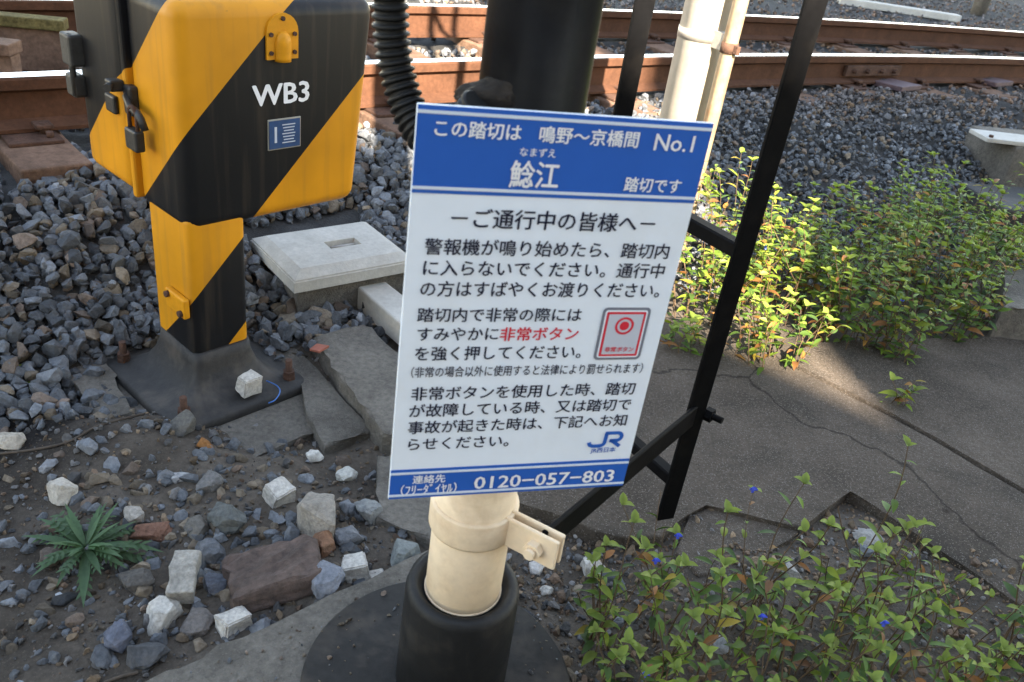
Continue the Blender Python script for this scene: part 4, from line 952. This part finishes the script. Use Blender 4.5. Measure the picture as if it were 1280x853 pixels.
# short grey tube in front of the cover
p1, p2 = at(355, 367, .03), at(388, 364, .03); bm = bmesh.new(); add_tube(bm, [p1+Vector((0, 0, .035)), p2+Vector((0, 0, .035))], .0075, 12); tag(from_bm('pipe_scrap', bm, M['galv']), 'short grey tube lying at the front corner of the pit cover', 'tube')
# ------------------------------------------------------------------ plants
class Foliage:
    def __init__(s): s.v, s.f, s.c = [], [], []
    def leaf(s, p, d, up, L, W, tint, droop=.5, n=5, fold=.35):
        d = d.normalized(); sd = d.cross(up)
        if sd.length < 1e-4: sd = Vector((1, 0, 0))
        sd.normalize(); up = sd.cross(d).normalized(); b = len(s.v); q = p.copy(); dd = d.copy()
        for i in range(n+1):
            t = i/n; w_ = W*.5*(math.sin(math.pi*min(1, t*.93+.07)**.85))*(1-.15*t) if i < n else 0
            nu = sd.cross(dd).normalized()
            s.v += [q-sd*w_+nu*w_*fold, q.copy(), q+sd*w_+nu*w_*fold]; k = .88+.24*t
            s.c += [tuple(c*k for c in tint)]*3
            dd = (dd-Vector((0, 0, 1))*(droop/n)).normalized(); q = q+dd*(L/n)
        for i in range(n):
            o = b+i*3; s.f += [(o, o+1, o+4, o+3), (o+1, o+2, o+5, o+4)]
    def obj(s, name, parent):
        me = bpy.data.meshes.new(name); me.from_pydata([tuple(v) for v in s.v], [], s.f); me.update()
        ca = me.color_attributes.new('tint', 'FLOAT_COLOR', 'POINT'); ca.data.foreach_set('color', np.array([(*c, 1) for c in s.c], np.float32).ravel())
        return link(name, me, M['leaf'], parent, True)
GREEN = [(.062, .110, .016), (.09, .15, .018), (.12, .18, .02), (.045, .085, .016), (.16, .205, .022)]
AUT = [(.26, .20, .03), (.25, .13, .03), (.20, .09, .03)]
def weed(loc, h, nst, spread, L, label, group, seed, nflow=0, cat='weed', autumn=.06, name='weed_plant', lean=(0, 0), zrel=True, dens=1.0, bright=1.0):
    r = random.Random(seed); e = empty(name, loc); tag(e, label, cat, group)
    fo = Foliage(); sb = bmesh.new(); flowers = []
    for k in range(nst):
        a = r.uniform(0, 6.28); rad = spread*math.sqrt(r.random()); base = Vector((rad*math.cos(a), rad*math.sin(a)*.8, -.015))
        hh = h*r.uniform(.45, 1.12); out = Vector((math.cos(a)*r.uniform(.03, .38)+lean[0], math.sin(a)*r.uniform(.03, .38)+lean[1], 0)); ph = r.uniform(0, 6.28)
        pts = []; n = 9
        for i in range(n+1):
            t = i/n; pts.append(base+out*hh*(t**1.5)*.75+Vector((.012*math.sin(ph+4*t), .012*math.cos(ph+5*t), hh*t*(1-.12*t))))
        r0 = r.uniform(.0014, .0021); add_tube(sb, pts, [r0*(1-.5*i/n) for i in range(n+1)], 5, caps=False)
        sp = spline(pts, 4); nl = max(4, int(hh/.026*dens)); az = r.uniform(0, 6.28)
        side = r.random() < .5
        for j in range(nl):
            t = .16+.84*(j+.4*r.random())/nl; i = min(len(sp)-2, int(t*(len(sp)-1))); p = sp[i]; tn = (sp[i+1]-sp[i]).normalized()
            az += 2.6+r.uniform(-.5, .5); od = Vector((math.cos(az), math.sin(az), r.uniform(.15, .75)))
            Lf = L*r.uniform(.55, 1.1)*(1-.35*max(0, t-.6)/.4)
            tint = r.choice(GREEN) if r.random() > autumn*(1.6-t) else r.choice(AUT)
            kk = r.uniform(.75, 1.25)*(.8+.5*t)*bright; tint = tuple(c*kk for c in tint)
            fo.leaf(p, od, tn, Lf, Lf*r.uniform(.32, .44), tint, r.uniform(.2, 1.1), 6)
        tip = sp[-1]
        for j in range(r.randint(2, 4)):
            az += 2.2; Lf = L*r.uniform(.35, .6); g = (.19*bright, .25*bright, .04*bright); fo.leaf(tip, Vector((math.cos(az), math.sin(az), .9)), Vector((0, 0, 1)), Lf, Lf*.62, g, .5, 5, .6)
        if k < nflow: flowers.append(tip+Vector((r.uniform(-.008, .008), r.uniform(-.012, 0), .006)))
        if r.random() < .6 and hh > .1:                                  # side shoot
            i = int(len(sp)*r.uniform(.35, .6)); p = sp[i]; d = Vector((math.cos(az), math.sin(az), 1.0)).normalized(); q = [p+d*(hh*.35*t/4)+Vector((0, 0, .01*t*t/4)) for t in range(5)]
            add_tube(sb, q, r0*.6, 4, caps=False)
            for j in range(max(3, int(5*dens))):
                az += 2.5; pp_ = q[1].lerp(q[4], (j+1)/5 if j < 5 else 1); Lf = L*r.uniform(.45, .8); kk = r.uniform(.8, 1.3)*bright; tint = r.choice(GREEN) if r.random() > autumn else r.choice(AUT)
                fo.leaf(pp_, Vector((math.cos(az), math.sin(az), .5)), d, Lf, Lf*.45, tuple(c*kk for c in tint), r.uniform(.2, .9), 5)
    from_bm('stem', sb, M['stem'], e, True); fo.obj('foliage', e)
    for p in flowers:
        bm = bmesh.new()
        for sgn in (-1, 1):
            u_ = Vector((sgn*.7, -.35, .65)).normalized(); v_ = u_.cross(Vector((0, -1, .2))).normalized()
            c = p+u_*.005; bm.faces.new([bm.verts.new(c+u_*(.0052*math.cos(R(t)))+v_*(.0047*math.sin(R(t)))+Vector((0, -.002*math.cos(R(2*t)), 0))) for t in range(0, 360, 40)])
        bm.faces.new([bm.verts.new(p+Vector((.003*math.cos(R(t)), -.002, .003*math.sin(R(t))-.003))) for t in range(0, 360, 60)])
        from_bm('flower', bm, M['petal'], e)
    return e
def weeds_px(lst, group, L, **kw):
    for k, (a, b, ht, nst, spr, lab, fl) in enumerate(lst):
        p = at(a, b, 0); z = max(gzp(p.x, p.y), kw.get('zmin', -9)); p = at(a, b, z)
        k2 = dict(kw); k2.pop('zmin', None)
        weed((p.x, p.y, z), ht, nst, spr, L, lab, group, 40+k+int(a), nflow=fl, **k2)
FRONT = [
 (720, 830, .19, 5, .04, 'bright green weed with a yellowing leaf, first right of the black sleeve', 0), (770, 800, .19, 5, .035, 'weed with a blue flower nearest the cream clamp', 1),
 (770, 880, .16, 6, .05, 'low leafy weed at the bottom below the clamp', 0), (840, 800, .17, 5, .04, 'bushy green weed just right of the clamp weed', 1),
 (830, 905, .17, 7, .06, 'dark leaved weed at the bottom edge, right of the orange leaf', 1), (905, 790, .17, 6, .045, 'tall leafy weed left of the pale stone in the hole', 1),
 (940, 765, .27, 2, .015, 'single tall red-stemmed weed rising over the sunken pavement piece', 0), (900, 900, .18, 8, .06, 'thick clump of green weeds at the bottom middle', 1),
 (965, 830, .16, 8, .05, 'clump of weeds with a blue flower low in the hole', 1), (1020, 775, .18, 5, .04, 'leafy weed in the centre of the pavement hole', 0),
 (1058, 765, .30, 2, .012, 'tallest single weed stem, reaching above the head of the hole', 0), (1000, 905, .17, 8, .06, 'dense weeds at the bottom below the hole centre', 0),
 (1085, 830, .17, 7, .05, 'green weed clump right of the hole centre', 0), (1140, 790, .20, 5, .035, 'upright weed against the right side of the hole', 0),
 (1105, 910, .17, 8, .06, 'dense bottom weeds with reddish stems', 0), (1180, 860, .17, 8, .06, 'broad weed clump in the lower right of the hole', 1),
 (1225, 930, .18, 8, .06, 'bottom right weeds with narrow leaves', 0), (1255, 830, .20, 5, .04, 'slender weed at the right edge, leaning over the slab', 0), (1290, 880, .20, 7, .05, 'rightmost weed clump cut by the photo corner', 0)]
FRONT = [(a, b, h*1.8, max(2, int(n*1.05)), sp*1.25, l, f) for a, b, h, n, sp, l, f in FRONT]
weeds_px(FRONT, 'blue flowered weeds in front', .044, zmin=-.06, bright=.95, dens=.66, autumn=.07)
BACK = [
 (880, 400, .26, 9, .10, 'sunlit yellow-green weed touching the right edge of the sign', 0), (915, 370, .34, 10, .11, 'tall sunlit weed rising behind the ladder rail', 1),
 (960, 385, .30, 11, .11, 'bright sunlit weed right of the ladder rail', 1), (1010, 400, .26, 11, .11, 'sunlit weed with pale tips in the middle of the clump', 1),
 (950, 450, .18, 9, .10, 'low shaded weed at the front of the sunlit clump', 0), (1055, 430, .24, 10, .10, 'half sunlit weed on the clump edge near the pavement', 1),
 (1110, 450, .21, 6, .05, 'lit sprawling weed leaning over the pavement crack', 0), (1030, 350, .25, 10, .13, 'dark green weed behind the sunlit clump', 0),
 (1100, 370, .30, 12, .15, 'shaded weed in the middle of the right-hand thicket', 1), (1160, 350, .34, 13, .16, 'tall shaded weed in the thicket with reddish stems', 1),
 (1170, 410, .26, 12, .15, 'shaded weed spilling to the front of the thicket', 0), (1230, 370, .32, 13, .16, 'dense green weed left of the kerb stone', 0),
 (1285, 340, .30, 12, .16, 'weed at the right edge in front of the dark slab', 0), (1110, 300, .26, 9, .14, 'sparse weed at the foot of the ballast heap', 0), (1200, 310, .28, 10, .14, 'weed standing before the grey concrete block', 0),
 (1115, 515, .12, 3, .02, 'small weed growing alone from the pavement joint', 0), (860, 440, .10, 5, .06, 'tiny weed seedlings right of the sign', 0)]
BACK = [(a, b, h*((1.5 if a < 1190 else 1.0) if n > 3 else 1), int(n*2.2) if n > 3 else n, sp*1.15, l, f) for a, b, h, n, sp, l, f in BACK]
weeds_px(BACK, 'weeds behind the ladder', .053, zmin=-.02, autumn=.15, dens=1.0, bright=1.08)
# dock-like rosette at left
e = empty('rosette_weed', at(106, 676, -.01)); tag(e, 'green rosette weed with long toothed leaves in the gravel at left', 'weed'); e.location.z = gzp(e.location.x, e.location.y)
fo = Foliage(); r = random.Random(5)
for k in range(34):
    az = k*2.39996+r.uniform(-.4, .4); t = k/34; Lf = .150*(1-.62*t)*r.uniform(.65, 1.1); el = .12+1.0*t
    dv = Vector((math.cos(az), math.sin(az), el)); b0 = Vector((math.cos(az)*.006, math.sin(az)*.006, .008+.012*t))
    kk = r.uniform(.8, 1.2)*(.85+.6*t); tint = (.060*kk, .108*kk, .050*kk)
    fo.leaf(b0, dv, Vector((0, 0, 1)), Lf, Lf*.15, tint, r.uniform(.35, 1.0)*(1-.4*t), 8, .3)
    for j in range(4):
        f = .35+.13*j
        for sg in (-1, 1):
            sdv = Vector((-math.sin(az), math.cos(az), 0))*sg; pz = b0+dv.normalized()*Lf*f*.97-Vector((0, 0, .65*f*f*.4*Lf))
            fo.leaf(pz, dv.normalized()*.9+sdv*.8-Vector((0, 0, .35)), Vector((0, 0, 1)), Lf*.16, Lf*.06, tint, .3, 3, .1)
fo.obj('foliage', e)
weeds_px([(8, 492, .06, 7, .05, 'mossy yellow-green tuft at the left edge', 0)], 'small tufts', .018, autumn=.3, name='moss_tuft')
weeds_px([(800, 655, .04, 5, .025, 'tiny green sprout at the broken pavement edge', 0), (1150, 610, .0401, 2, .01, 'tiny sprout on the bare pavement joint', 0)][:1], 'small tufts', .02)
# ------------------------------------------------------------------ unseen buildings added behind the photographer to shade the scene
def occluder(name, label, origin, ux, W_, D_, Ht, floors):
    """box building; ux = unit vector along the front, front faces to the left of ux"""
    e = empty(name, (*origin, -.1), math.atan2(ux[1], ux[0])); tag(e, label, 'occluder')
    bm = bmesh.new(); add_box(bm, (W_/2, -D_/2, Ht/2), (W_, D_, Ht)); wl = from_bm('wall', bm, M['facade'], e)
    bm = bmesh.new(); add_box(bm, (W_/2, -D_/2, Ht+.06), (W_-.02, D_-.02, .11)); from_bm('roof', bm, M['concrete'], e)
    for fl in range(floors):
        for k in range(max(1, int(W_/2.4))):
            x = 1.2+k*2.4; z = 1.6+fl*(Ht-.5)/floors
            if x+.6 > W_: continue
            bm = bmesh.new(); add_box(bm, (x, .01, z), (1.3, .05, 1.2), bev=.005); fw = from_bm('window', bm, M['galv'], e)
            bm = bmesh.new(); add_box(bm, (x, .037, z), (1.18, .012, 1.08)); from_bm('pane', bm, M['glass'], fw)
    return e
def back_from(pt, h): k = h/math.tan(R(SUN_EL)); return Vector((pt[0], pt[1], 0))-ray_h*k
EA = Vector((1.36, -1.0, 0)).normalized()
HA = 8.1
pA = back_from((-.36, 3.14), HA)
o = pA-EA*7.5; occluder('blocker', 'unseen added house behind the photographer whose flat roof edge shades the foreground', (o.x, o.y), EA, 10.1, 6, HA-.1, 3)  # unseen, added so its roof edge sets the near limit of the sun
cB = Vector((1.03, 2.15, 0))-ray_h*8.3
occluder('tall_blocker', 'tall unseen block added behind the photographer on the right shading the right-hand weeds', (cB.x, cB.y), Vector((.97, .24, 0)).normalized(), 14, 3.2, 14.5, 5)  # unseen, added so its corner cuts off the sun on the right
